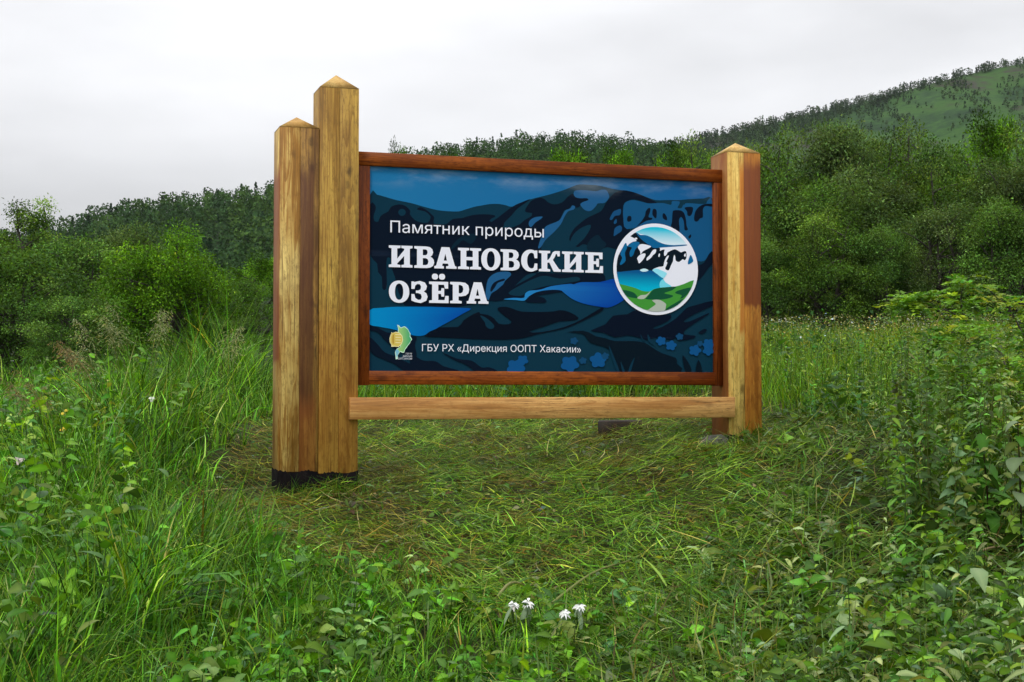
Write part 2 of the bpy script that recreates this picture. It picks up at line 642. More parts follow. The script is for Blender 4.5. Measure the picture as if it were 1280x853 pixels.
forest_floor = hill_mat('forest_floor', [(0.35, (0.012, 0.02, 0.010)), (0.6, (0.022, 0.036, 0.016)), (0.8, (0.03, 0.05, 0.018))], 0.02)
alpine = hill_mat('alpine_slope', [(0.36, (0.012, 0.030, 0.014)), (0.44, (0.022, 0.056, 0.017)), (0.51, (0.036, 0.088, 0.018)), (0.57, (0.034, 0.064, 0.020)), (0.61, (0.046, 0.040, 0.034)), (0.66, (0.020, 0.038, 0.020))], 0.017)
H1 = hill('wooded_hill', [(-1400, 370), (-600, 345), (-200, 330), (0, 312), (60, 294), (130, 278), (230, 262), (335, 250), (450, 217), (520, 201), (600, 188), (690, 180), (760, 184), (820, 189), (880, 202), (950, 224), (1050, 252), (1200, 272), (1500, 310), (2600, 360)],
          460, 75, 3.2, 1.9, forest_floor, 7.0, -1400, 2600)
H2 = hill('grassy_mountain', [(-600, 330), (300, 310), (600, 262), (700, 220), (800, 186), (860, 178), (950, 155), (1050, 133), (1150, 107), (1230, 84), (1280, 75), (1400, 64), (1600, 70), (2000, 110), (2800, 220)],
          950, 300, 8, 1.5, alpine, 12.0, -600, 2800)

# ------------------------------------------------------------------ the information sign
TH = math.radians(17.5)
D_ = np.array([math.cos(TH), math.sin(TH), 0])
N_ = np.array([math.sin(TH), -math.cos(TH), 0])         # faces the camera
P0 = at(461, 490, 9.0) * np.array([1, 1, 0])            # left edge of the panel, on plan


def on_plane(u, v, n):
    """(s, z) where the photo ray (u, v) meets the vertical plane n metres in front of the panel"""
    d = ray(u, v)
    o = P0 + N_ * n
    k = np.dot(o - EYE, N_) / np.dot(d, N_)
    h = EYE + d * k
    return float(np.dot(h - P0, D_)), float(h[2])


sign = empty('information_sign', P0.tolist(), TH)
tag(sign, 'timber framed blue information sign with white lettering on three squared wooden posts', 'sign')
# local axes of the sign: x along it, y = -n (away from camera), z up
NP = 0.10                                               # front of the posts
zt_l = on_plane(461, 207.5, 0)[1]
zb_l = on_plane(461, 464.2, 0)[1]
s_r = on_plane(890.2, 300, 0)[0]

pale1, dark1 = lin(205, 168, 98, 0.95), lin(140, 92, 36, 0.9)
palL = lin(236, 208, 140, 1.05)
red = lin(126, 62, 26, 0.95)
brown = lin(96, 56, 28, 0.9)


def zv(v, u, n=NP):
    return on_plane(u, v, n)[1]


def post(u0, u1, vtop, vapex, useam, mats, vtar, ubase, zbot, label=None):
    s0, s1 = on_plane(u0, 300, NP)[0], on_plane(u1, 300, NP)[0]
    sm = on_plane(useam, 300, NP)[0]
    w = s1 - s0
    zt = zv(vtop, (u0 + u1) / 2)
    za = zt + 0.105 if vapex is None else zt + vapex
    ztar = zv(vtar, ubase)
    y0, y1 = -NP, -NP + w
    a = Acc()
    box(a, (s0 + .004, y0 + .004, zbot), (s1 - .004, y1 - .004, zt - .004), (0.04, 0.02, 0.01))
    core = a.build('post', M['seam'], sign)
    if label:
        core['label'] = label
    for (q0, q1, mt) in ((s0, sm - .0004, mats[0]), (sm + .0004, s1, mats[1])):
        a = Acc()
        box(a, (q0, y0, ztar), (q1, y1, zt), bev=0.0025)
        a.build('plank', mt, core)
    a = Acc()
    e = 0.001
    sx, sy = (s0 + s1) / 2, (y0 + y1) / 2
    v = [(s0 - e, y0 - e, zt + .0015), (s1 + e, y0 - e, zt + .0015), (s1 + e, y1 + e, zt + .0015), (s0 - e, y1 + e, zt + .0015), (sx, sy, za)]
    a.add(v, (1, 1, 1), [(3, 2, 1, 0)], [(0, 1, 4), (1, 2, 4), (2, 3, 4), (3, 0, 4)])
    a.build('cap', M['end_grain'], core)
    # black bitumen at the foot, with a brushed upper edge
    a = Acc()
    nx = 26
    ring = []
    for (p, q) in (((s0, y0), (s1, y0)), ((s1, y0), (s1, y1)), ((s1, y1), (s0, y1)), ((s0, y1), (s0, y0))):
        for i in range(nx):
            f = i / nx
            ring.append((p[0] + (q[0] - p[0]) * f, p[1] + (q[1] - p[1]) * f))
    ring = np.array(ring)
    cx = np.array([(s0 + s1) / 2, (y0 + y1) / 2])
    out = cx + (ring - cx) * (1 + 0.003 / (w / 2))
    top = ztar + 0.006 + 0.012 * wob(ring[:, 0] * 9, ring[:, 1] * 9, 2.0, 3) + rng.uniform(-.006, .006, len(ring))
    m = len(ring)
    V = np.concatenate([np.column_stack([out, np.full(m, zbot)]), np.column_stack([out, top]), np.column_stack([cx + (ring - cx) * .985, top])])
    i = np.arange(m)
    j = (i + 1) % m
    a.add(V, (0.01, 0.01, 0.01), np.concatenate([np.stack([i, j, j + m, i + m], 1), np.stack([i + m, j + m, j + 2 * m, i + 2 * m], 1)]))
    a.build('tar_base', M['tar'], core)
    return s0, s1, y0, y1


M = {}
m, n, l, p = new_mat('seam')
p.inputs['Base Color'].default_value = (*lin(60, 36, 16), 1)
p.inputs['Roughness'].default_value = 0.8
M['seam'] = m
m, n, l, p = new_mat('tar')
tt_ = NT(m)
obn = n.new('ShaderNodeTexCoord').outputs['Object']
l.new(tt_.ramp(tt_.noise(obn, 14, 4), [(0.35, (0.0025, 0.0025, 0.003)), (0.7, (0.008, 0.006, 0.006))]), p.inputs['Base Color'])
p.inputs['Roughness'].default_value = 0.85
p.inputs['Specular IOR Level'].default_value = 0.04
M['tar'] = m
M['end_grain'] = wood_mat('end_grain', lin(214, 184, 128), lin(172, 130, 74), 4.4, stains=(), knots=0.3, streak=0.5)

zs = lambda v, u: zv(v, u)
s_l0 = on_plane(349, 300, NP)[0]
s_r0 = on_plane(909, 300, NP)[0]
s_rm = on_plane(930.3, 300, NP)[0]
s_r1 = on_plane(951, 300, NP)[0]
s_sm = on_plane(375, 300, NP)[0]
dk = lin(92, 52, 26, 0.85)
M['w_short_l'] = wood_mat('plank_short_left', palL, lin(150, 104, 44, 0.95), 1.3,
                          stains=[(red, 0.92, s_l0 - .02, s_l0 + .0045, zs(452, 345), zs(212, 345), 0.06)], knots=1.0, grey=.15)
M['w_short_r'] = wood_mat('plank_short_right', lin(176, 134, 70), lin(98, 64, 26), 2.6,
                          stains=[(dk, 0.8, s_sm, s_sm + .085, zs(520, 385), zs(212, 385), 0.10), (lin(160, 92, 38), .45, s_sm, s_sm + .1, zs(600, 385), zs(500, 385), .08)], knots=1.1)
M['w_tall_l'] = wood_mat('plank_tall_left', lin(204, 166, 86), lin(134, 96, 36), 3.9, stains=[(lin(160, 92, 30), .35, 0 - .6, .2, zs(600, 410), zs(400, 410), .2)], knots=0.9)
M['w_tall_r'] = wood_mat('plank_tall_right', lin(198, 160, 82), lin(126, 90, 34), 5.1, stains=[(lin(160, 92, 30), .35, 0 - .6, .2, zs(600, 410), zs(420, 410), .2)], knots=1.0)
M['w_right_l'] = wood_mat('plank_right_left', lin(236, 206, 134), lin(178, 132, 58), 6.3,
                          stains=[(red, 0.9, s_r0 - .02, s_r0 + .004, zs(560, 925), zs(178, 925), 0.03), (lin(190, 112, 30), 0.85, s_rm - .034, s_rm + .01, zs(420, 925), zs(205, 925), .12)], knots=0.8)
M['w_right_r'] = wood_mat('plank_right_right', lin(212, 152, 70), lin(158, 96, 32), 7.7,
                          stains=[(lin(116, 56, 12, .95), 0.95, s_rm - .01, s_r1 + .02, zs(383, 940), zs(206, 940), 0.05)], knots=0.7)

post(349, 398.4, 159.5, 0.085, 375, (M['w_short_l'], M['w_short_r']), 590, 375, 0.45)
post(399.2, 448.2, 110.0, 0.105, 424, (M['w_tall_l'], M['w_tall_r']), 592, 424, 0.45)
post(909, 951, 191, 0.085, 930.3, (M['w_right_l'], M['w_right_r']), 546, 930, 0.75, 'lighter post with a dark brown stain down its corner plank')

# beam across the front of the posts
M['beam'] = wood_mat('beam_wood', lin(214, 168, 116), lin(166, 114, 64), 8.2, vertical=False, knots=0.5, streak=0.7)
nb = NP + 0.05
b0, zbt = on_plane(437.5, 497, nb)
_, zbb = on_plane(437.5, 525, nb)
b1 = on_plane(919, 510, nb)[0]
a = Acc()
box(a, (b0, -nb, zbb), (b1, -NP - 0.002, zbt), bev=0.003)
a.build('beam', M['beam'], sign)

# frame
M['frame'] = wood_mat('frame_wood', lin(154, 82, 26), lin(100, 44, 10), 9.4, vertical=False, knots=0.6, rough=0.5, streak=1.0, spec=.15)
M['frame_v'] = wood_mat('frame_wood_upright', lin(136, 68, 24), lin(84, 36, 10), 10.3, vertical=True, knots=0.6, rough=0.5, streak=1.0, spec=.15)
fl0 = on_plane(448.2, 300, NP)[0] - 0.04
fr1 = on_plane(903.6, 300, .03)[0]
zft = on_plane(461, 190, .03)[1]
zfb = on_plane(461, 481, .03)[1]
for lo, hi, x0, x1 in ((zt_l - .002, zft, fl0, fr1), (zfb, zb_l + .002, -0.006, s_r + .004)):
    a = Acc()
    box(a, (x0, -.03, lo), (x1, .04, hi), bev=.003)
    a.build('frame_rail', M['frame'], sign)
for x0, x1 in ((fl0, -.008 + .006), (s_r + .006 - .006, fr1)):
    a = Acc()
    box(a, (x0, -.0275, zfb - .004), (x1, .038, zt_l - .004), bev=.003)
    a.build('frame_stile', M['frame_v'], sign)

# panel with print (flat layers 0.4 mm apart)
m, n, l, p = new_mat('printed_panel')
att = n.new('ShaderNodeAttribute')
att.attribute_name = 'Col'
pt = NT(m)
obn = n.new('ShaderNodeTexCoord').outputs['Object']
fade = pt.noise(pt.mapping(obn, (3, 1, 9)), 1.0, 5, .6)
zsep = n.new('ShaderNodeSeparateXYZ')
pt.put(zsep, 0, obn)
# patchy sky sheen, with dust, painted into the colour along the upper edge
sheen = pt.math('MULTIPLY', pt.smooth(zsep.outputs[2], zt_l - .16, zt_l + .01), pt.smooth(fade, .42, .72))
colp = pt.mix(pt.math('MULTIPLY', sheen, .34), att.outputs['Color'], (0.5, 0.55, 0.6))
l.new(colp, p.inputs['Base Color'])
p.inputs['Roughness'].default_value = 0.5
p.inputs['Specular IOR Level'].default_value = 0.05
M['print'] = m

a = Acc()
box(a, (-.004, -.004, zb_l - .002), (s_r + .004, .012, zt_l + .002), (0.4, 0.4, 0.42))
panel = a.build('panel', M['print'], sign)
SCL = 150 / 1280.0
REG = {'A': (455, 200, SCL), 'B': (600, 200, SCL), 'C': (745, 200, SCL), 'D': (455, 290, SCL), 'E': (600, 290, SCL), 'F': (455, 375, SCL),
       'G': (600, 375, SCL), 'H': (745, 375, SCL), 'I': (765, 278, 110 / 1280.), 'J': (765, 335, 110 / 1280.), 'K': (480, 400, 45 / 698.), 'P': (0, 0, 1)}


def pts(s):
    """'A x,y x,y B x,y' -> panel coordinates"""
    out, r = [], None
    for tok in s.split():
        if tok in REG:
            r = REG[tok]
        else:
            x, y = map(float, tok.split(','))
            q = on_plane(r[0] + x * r[2], r[1] + y * r[2], 0.006)
            out.append((min(max(q[0], .001), s_r - .001), min(max(q[1], zb_l + .001), zt_l - .001)))
    return out


def smooth_poly(p, k=3):
    p = np.array(p)
    n_ = len(p)
    out = []
    for i in range(n_):
        a0, a1, a2, a3 = p[i - 1], p[i], p[(i + 1) % n_], p[(i + 2) % n_]
        for j in range(k):
            t = j / k
            c = 0.5 * (2 * a1 + (a2 - a0) * t + (2 * a0 - 5 * a1 + 4 * a2 - a3) * t * t + (3 * a1 - a0 - 3 * a2 + a3) * t ** 3)
            out.append((min(max(c[0], .001), s_r - .001), min(max(c[1], zb_l + .001), zt_l - .001)))
    return out


PK = 1.06


def flat(acc, loops, depth, col):
    """a filled flat outline (with holes) depth metres in front of the panel; col = sRGB triple or function(s, z)"""
    flatp = [q for lp in loops for q in lp]
    tris = tessellate_polygon([[Vector((x * 40, z * 40, 0)) for x, z in lp] for lp in loops])
    V = np.array([(x, -0.0045 - depth, z) for x, z in flatp])
    C = np.array([col(x, z) if callable(col) else lin(*col, PK) for x, z in flatp])
    T = []
    for t in tris:
        q = V[list(t)]
        nrm = np.cross(q[1] - q[0], q[2] - q[0])
        T.append(tuple(t) if nrm[1] < 0 else tuple(t)[::-1])
    acc.add(V, C, None, T)


def grad(c0, c1, p0, p1):
    p0, p1 = np.array(p0), np.array(p1)
    d = p1 - p0
    A0, A1 = np.array(lin(*c0, PK)), np.array(lin(*c1, PK))

    def f(x, z):
        t = np.clip(np.dot(np.array([x, z]) - p0, d) / np.dot(d, d), 0, 1)
        return A0 * (1 - t) + A1 * t
    return f


art = Acc()
LAY = [0.0]


def shape(s, col, k=3):
    LAY[0] += 0.00012
    p = pts(s)
    flat(art, [smooth_poly(p, k) if k > 1 else p], LAY[0], col)


TEAL, NAVY, BLUE, DTEAL, SNOW = (9, 48, 66), (5, 19, 36), (18, 78, 122), (6, 34, 50), (30, 86, 132)
# sky of the print
LAY[0] += .0002
flat(art, [[(0.001, zb_l + .001), (s_r - .001, zb_l + .001), (s_r - .001, zt_l - .001), (.001, zt_l - .001)]], LAY[0], grad((30, 112, 162), (20, 86, 140), (0, 2.4), (s_r, 2.4)))
shape('A 45,375 140,372 210,390 350,430 500,460 640,500 780,535 900,548 1010,550 1080,530 1180,500 B 0,490 100,472 200,470 280,485 345,500 450,450 540,420 640,395 760,365 900,320 1000,280 1060,262 1150,265 C 0,270 80,285 180,310 280,325 400,345 480,375 560,405 640,430 720,430 800,428 890,430 980,420 1150,412 1260,412 1260,700 H 1260,400 1260,800 600,800 G 600,800 F 600,800 30,800 D 30,400', TEAL, 2)
# far left ridge
shape('A 40,480 120,485 125,530 105,590 110,650 150,660 170,610 210,575 260,550 290,500 370,475 440,490 495,545 490,580 540,640 600,665 680,670 710,620 700,590 650,550 565,530 600,505 660,530 730,590 750,620 745,680 850,690 900,670 950,630 1050,620 1150,590 1280,580 B 150,590 160,610 100,650 240,720 330,740 420,700 480,640 550,600 560,560 640,560 690,600 E 640,300 620,430 500,470 300,700 100,730 F 1180,40 1000,80 700,70 430,60 D 330,480 300,400 320,330 260,270 240,330 245,560 225,620 195,600 190,480 150,430 140,340 100,300 60,230 40,180', NAVY, 2)
shape('A 365,560 390,525 430,530 445,560 430,590 390,595', TEAL)
shape('D 930,190 960,120 1060,40 1180,20 1200,60 1140,130 1060,90 1010,130', DTEAL)
# main mountain
shape('B 345,500 450,450 535,420 470,470 400,520 330,600 260,670 240,720 90,700 200,610', NAVY)
shape('B 480,550 520,470 560,430 640,405 690,420 730,455 800,475 880,450 940,390 990,362 1015,392 1060,408 1140,408 1155,430 1090,455 1060,500 1010,510 985,485 950,520 900,540 870,600 840,650 780,680 700,720 650,760 620,900 E 560,260 300,200 B 300,760 420,690 480,640 550,600 560,570', NAVY)
shape('B 520,690 530,650 580,615 665,605 650,630 590,670 545,718', SNOW)
shape('B 1000,350 1030,325 1130,325 C 0,335 60,318 110,325 140,380 130,420 90,460 20,465 B 1240,490 1190,540 1140,545 1100,520 1070,475 1100,450 1155,430 1140,410 1060,410 1012,392', SNOW)
shape('B 680,750 720,700 840,650 880,590 910,540 960,520 985,487 1015,500 1000,530 940,550 900,610 860,690 790,770 700,853 650,930 620,930', SNOW)
shape('C -285,853 -245,750 -185,690 -95,620 0,575 60,540 100,470 150,400 210,345 290,325 400,345 520,390 600,430 650,460 560,465 480,440 400,420 340,440 300,470 285,530 295,620 340,700 360,760 300,853 230,950 120,930 40,960 -60,920 -140,900 -200,930', NAVY, 3)
shape('C -285,950 -260,830 -180,740 -65,692 -65,740 -120,830 -180,890 -240,940', TEAL)
shape('C -100,940 -60,850 20,800 60,850 110,900 60,960 -20,1000', DTEAL)
# blue face on the right
shape('C 290,530 300,470 340,440 400,430 480,445 560,465 640,462 720,462 800,480 812,442 890,445 905,470 945,478 970,462 1160,472 1185,442 1260,445 1260,1000 1200,1020 1150,1080 1050,1060 900,900 600,700 330,740 292,620', (18, 80, 124))
for s in ('C 330,630 345,600 375,605 375,650 340,660', 'C 560,515 580,520 575,560 560,610 600,620 590,640 540,650 470,690 430,715 480,660 520,600 530,550',
          'C 600,570 610,525 640,530 648,570 640,625 610,600', 'C 710,580 730,572 755,610 755,645 715,625',
          'C 810,660 815,570 830,540 900,540 940,570 960,640 965,700 980,745 945,750 940,690 930,640 905,610 885,650 890,760 850,800 800,720',
          'C 945,510 1030,505 1025,570 1000,600 975,590 970,550', 'C 1045,620 1060,550 1100,500 1160,472 1250,472 1250,500 1170,492 1140,530 1140,610 1110,625 1085,655 1055,655',
          'C 985,820 1010,795 1015,820 995,840'):
    shape(s, NAVY)
shape('C 870,510 890,470 900,440 962,442 930,480 910,515', TEAL)
for s in ('C 180,560 210,540 260,525 265,560 250,590 200,600 170,640 145,630', 'C 190,660 215,630 220,670 195,685', 'C 190,780 200,730 250,700 275,720 270,760 230,790 190,815'):
    shape(s, (20, 74, 118))
shape('C 1260,980 1200,1010 1150,1100 1050,1150 1000,1300 1100,1280 1200,1150 1260,1100', NAVY)
# snow tongue beside the lettering
shape('E 60,690 60,640 80,520 130,460 200,430 300,425 330,460 270,520 240,570 180,620 120,660 90,730', SNOW)
shape('E 110,610 150,540 250,500 260,520 190,545 160,590 120,640', NAVY)
# middle lake
shape('E 90,735 250,560 360,500 420,450 640,440 1080,450 1300,440 1300,560 880,640 450,700', NAVY)
shape('E 370,580 500,460 600,450 400,560', TEAL)
shape('E 300,655 450,560 600,490 700,470 850,500 1030,480 1060,520 930,545 870,557 700,580 520,630 430,685', TEAL)
lk = grad((34, 124, 186), (2, 62, 150), on_plane(600 + 480 * SCL, 360, .006), on_plane(745, 365, .006))
shape('E 250,720 350,705 465,705 480,660 530,628 640,618 760,580 950,555 1000,560 1080,538 1280,535 1450,500 1560,560 1560,700 1400,800 1280,800 1100,765 980,715 900,655 850,622 720,622 600,645 520,690 470,735 380,728', lk)
shape('E 485,745 530,695 590,685 680,705 705,752 600,757', NAVY)
# lower left lake
lk2 = grad((0, 136, 196), (0, 72, 156), on_plane(461, 400, .006), on_plane(570, 400, .006))
shape('F 35,110 200,85 350,75 700,75 1000,85 1140,95 1050,150 930,220 800,290 640,378 520,378 330,320 150,285 35,258', lk2)
# dark hills below
shape('F 640,385 800,295 1000,290 1060,220 1170,150 1230,130 G 0,150 80,160 150,200 200,255 300,260 335,230 260,170 190,110 200,80 280,75 360,100 440,125 600,130 780,125 850,110 950,130 1050,190 1000,220 850,230 700,280 520,340 650,345 900,290 1100,200 1300,80 1300,120 1150,200 950,290 800,330 600,370 450,410 250,425 0,420 F 1100,415 800,400', (4, 14, 28), 2)
shape('G 0,170 60,190 140,260 145,300 100,310 60,280 50,240', TEAL)
for s in ('F 35,268 150,300 250,350 340,345 480,385 560,400 540,480 560,600 480,590 380,555 300,500 220,430 150,350 35,320', 'F 35,400 140,470 220,560 330,600 400,640 520,700 540,760 430,755 330,690 220,640 110,590 35,520',
          'F 500,560 560,610 640,650 760,655 850,710 1010,765 520,765 490,690', 'F 830,560 1000,630 1150,650 1250,720 G 100,720 180,765 -60,765 F 1180,760 1080,690 960,640'):
    shape(s, NAVY)
shape('H -60,330 100,260 180,170 330,155 450,100 640,165 800,160 760,230 620,290 620,310 700,290 850,200 960,90 1050,60 1260,10 1260,60 1050,150 930,230 1000,230 1190,145 1190,160 1050,250 950,320 940,370 1050,380 1040,410 880,440 850,400 800,430 640,400 540,430 450,400 330,380 200,400 80,350', (4, 16, 34), 2)
shape('G 930,345 1100,330 1200,370 H 0,390 100,410 200,440 400,440 520,460 600,510 700,570 850,620 860,680 900,775 280,775 210,680 190,600 150,540 80,500 G 1180,460 1130,400 1080,360', (4, 20, 32), 2)
shape('H 1090,350 1150,310 1180,325 1130,365', NAVY)
for s in ('H 135,490 170,560 250,765 220,765 160,600', 'H 260,660 290,720 305,770 280,770', 'H 410,615 390,690 365,770 340,770 370,680', 'H 470,365 500,420 525,440 490,432', 'H 550,365 600,460 640,495 560,450'):
    shape(s, (8, 46, 66))
for s in ('H 920,590 1000,700 1010,765 950,765', 'H 1090,640 1130,765 1060,765'):
    shape(s, (4, 20, 32))


def flower(reg, x, y, r, col=(12, 78, 134), rot=0.2):
    LAY[0] += 0.00012
    R0 = REG[reg]
    c = []
    for i in range(40):
        t = i / 40 * 2 * math.pi
        rr = r * (0.72 + 0.3 * abs(math.cos(2.5 * t + rot)))
        q = on_plane(R0[0] + (x + rr * math.cos(t)) * R0[2], R0[1] + (y + rr * .9 * math.sin(t)) * R0[2], .006)
        c.append((min(max(q[0], .001), s_r - .001), min(max(q[1], zb_l + .001), zt_l - .001)))
    flat(art, [c], LAY[0], col)


for (rg, x, y, r) in (('G', 380, 722, 100), ('G', 452, 645, 62), ('G', 955, 685, 100), ('G', 1095, 650, 42), ('H', 20, 645, 92), ('H', 95, 600, 42), ('H', 690, 440, 55), ('H', 797, 487, 60),
                      ('H', 888, 393, 42), ('H', 1052, 540, 66), ('H', 1195, 470, 62), ('H', 1195, 540, 62), ('H', 1105, 468, 34), ('G', 1000, 440, 44)):
    flower(rg, x, y, r, (12, 76, 130) if r > 45 else (16, 66, 104), rot=r)
art.build('printed_landscape', M['print'], panel)

# round emblem
emb = Acc()
LAY2 = LAY[0] + 0.001
ct, cb = on_plane(819, 279.8, .006)[1], on_plane(819, 394.0, .006)[1]
cs = (on_plane(766.5, 337, .006)[0] + on_plane(871.4, 337, .006)[0]) / 2
cz, cr = (ct + cb) / 2, (ct - cb) / 2


def circ(x, z, r, n_=64, ry=None):
    return [(x + r * math.cos(i / n_ * 2 * math.pi), z + (ry or r) * math.sin(i / n_ * 2 * math.pi)) for i in range(n_)]


def eshape(s, col, k=3):
    global LAY2
    LAY2 += 0.00012
    q = smooth_poly(pts(s), k) if k > 1 else pts(s)
    rin = cr * 0.925
    o = []
    for x, z in q:
        dx, dz = x - cs, z - cz
        d = math.hypot(dx, dz)
        if d > rin:
            dx, dz = dx * rin / d, dz * rin / d
        o.append((cs + dx, cz + dz))
    flat(emb, [o], LAY2, col)


WHITE = (226, 228, 240)
flat(emb, [circ(cs, cz, cr)], LAY2, WHITE)
eshape('I 340,150 400,100 500,72 620,64 760,82 880,125 960,185 1020,250 1060,335 780,335 640,280 540,210', grad((30, 186, 214), (206, 226, 238), on_plane(819, 287, .006), on_plane(819, 304, .006)))
eshape('I 40,720 60,560 110,440 150,370 190,300 215,350 240,320 300,285 350,275 330,240 260,205 300,175 340,150 400,185 470,250 540,330 600,370 690,375 688,420 720,405 760,400 750,440 800,440 850,415 910,395 960,420 1000,440 1050,420 1075,440 1075,520 1050,555 1020,540 970,580 920,560 915,510 900,475 885,520 880,570 850,630 820,700 775,690 770,660 800,590 760,570 740,640 680,650 600,680 560,720 400,760 200,760 40,760', (7, 22, 34), 2)
eshape('I 340,150 400,185 480,190 560,220 640,270 700,300 780,325 900,335 1060,326 1080,340 950,354 800,364 690,372 600,376 540,340 470,290 400,230', (10, 92, 142))
for s in ('I 370,370 390,330 450,320 560,350 520,385 450,420 410,465 400,420', 'I 360,520 410,470 470,455 480,480 450,540 390,600 370,560', 'I 500,520 540,480 570,430 600,400 635,400 625,450 590,480 560,520 500,560',
          'I 665,490 680,455 692,470 680,510', 'I 750,440 782,398 800,440 780,480 755,490', 'I 820,490 790,560 745,640 755,570 790,500', 'I 1040,480 1060,455 1066,490 1050,505', 'I 325,235 350,225 362,245 340,252'):
    eshape(s, WHITE)
for s in ('I 115,450 190,305 212,370 180,450 190,560 130,620 108,605 140,520', 'I 215,350 300,288 380,290 390,330 330,400 300,480 260,505 248,440 280,370', 'I 1102,555 1135,478 1165,530 1170,575 1100,615'):
    eshape(s, (12, 98, 148))
eshape('J 30,80 120,60 250,45 400,32 520,38 590,48 650,90 735,150 730,180 690,210 685,265 710,290 600,330 550,360 430,350 300,310 180,270 60,280', grad((8, 84, 138), (0, 172, 204), on_plane(800, 341, .006), on_plane(800, 361, .006)))
eshape('J 580,35 640,12 700,35 785,75 775,112 735,152 650,95', (140, 218, 236))
eshape('J 735,165 690,210 685,265 710,292 860,278 770,212', (110, 208, 226))
eshape('J 398,35 440,15 480,15 524,38 480,56 430,56', (196, 230, 240))
eshape('J 60,230 115,240 200,258 330,295 430,335 540,345 600,310 700,290 800,282 920,272 1040,235 1165,185 1230,220 1140,420 960,610 760,720 500,720 250,600 100,420', (64, 142, 54))
for s in ('J 120,340 160,325 230,335 320,370 362,440 260,430 180,400', 'J 480,455 500,430 540,380 600,315 720,290 920,275 860,330 750,370 870,400 860,430 740,460 600,465', 'J 910,370 960,330 1150,290 1050,420 980,450 1005,400', 'J 740,640 800,580 900,520 1030,450 900,600 800,660'):
    eshape(s, (18, 78, 52))
for s in ('J 555,338 520,390 450,455 360,445 410,400 490,390', 'J 575,475 620,465 690,470 770,520 775,560 745,640 600,660 490,640 620,540 612,510'):
    eshape(s, (168, 178, 166))
emb.build('round_emblem', M['print'], panel)

# small regional emblem, lower left
em2 = Acc()
LAY2 = LAY[0] + 0.001
K0 = on_plane(480 + 260 * REG['K'][2], 400 + 95 * REG['K'][2], .006)
K1 = on_plane(480 + 520 * REG['K'][2], 400 + 400 * REG['K'][2], .006)


def kshape(s, col, k=1):
    global LAY2
    LAY2 += 0.00015
    q = pts(s)
    flat(em2, [smooth_poly(q, k) if k > 1 else q], LAY2, col)


OUT_ = 'K 250,95 285,110 320,150 350,140 390,125 420,145 460,180 480,225 508,270 505,320 540,380 510,420 500,450 460,500 430,545 400,585 385,640 350,640 310,620 285,650 262,690 262,760 222,768 218,690 208,640 215,600 245,560 310,525 300,400 262,240 270,180'
kshape(OUT_, (196, 232, 214))
kshape('K 262,115 290,140 320,165 390,140 455,190 495,275 492,330 525,382 490,445 420,535 390,580 375,628 310,605 280,640 250,690 225,650 228,605 255,570 320,525 310,400 275,240 283,180', grad((168, 206, 120), (54, 160, 110), on_plane(495, 425, .006), on_plane(513, 425, .006)))
kshape('K 215,600 245,570 280,590 290,620 262,680 240,740 230,680', (120, 180, 205))
kshape('K 130,238 165,255 225,232 300,250 350,310 365,390 340,470 280,528 210,520 150,525 132,520 140,490 105,430 102,360 120,300 140,265', (226, 220, 168))
kshape('K 145,262 225,246 290,262 338,315 350,390 328,462 275,514 215,508 155,500 118,425 116,365 132,310', (208, 186, 92))
for i in range(4):
    y = 280 + i * 52
    kshape('K 215,%d 320,%d 322,%d 217,%d' % (y, y + 4, y + 16, y + 12), (232, 226, 180))
kshape('K 160,300 190,280 185,470 160,450 150,380', (180, 146, 60))
em2.build('regional_emblem', M['print'], panel)

# slab serif lettering: outlines in units of the cap height


def islab(x0, x1, a_, b_):
    return [(x0, 0), (x1, 0), (x1, .105), (b_, .135), (b_, .865), (x1, .895), (x1, 1), (x0, 1), (x0, .895), (a_, .865), (a_, .135), (x0, .105)]


def ell(cx, cy, rx, ry, a0=0, a1=360, n_=36, pw=1.0):
    o = []
    full = (a1 - a0) >= 360
    for i in range(n_ if full else n_ + 1):
        t = math.radians(a0 + (a1 - a0) * i / n_)
        c, s = math.cos(t), math.sin(t)
        o.append((cx + rx * math.copysign(abs(c) ** pw, c), cy + ry * math.copysign(abs(s) ** pw, s)))
    return o


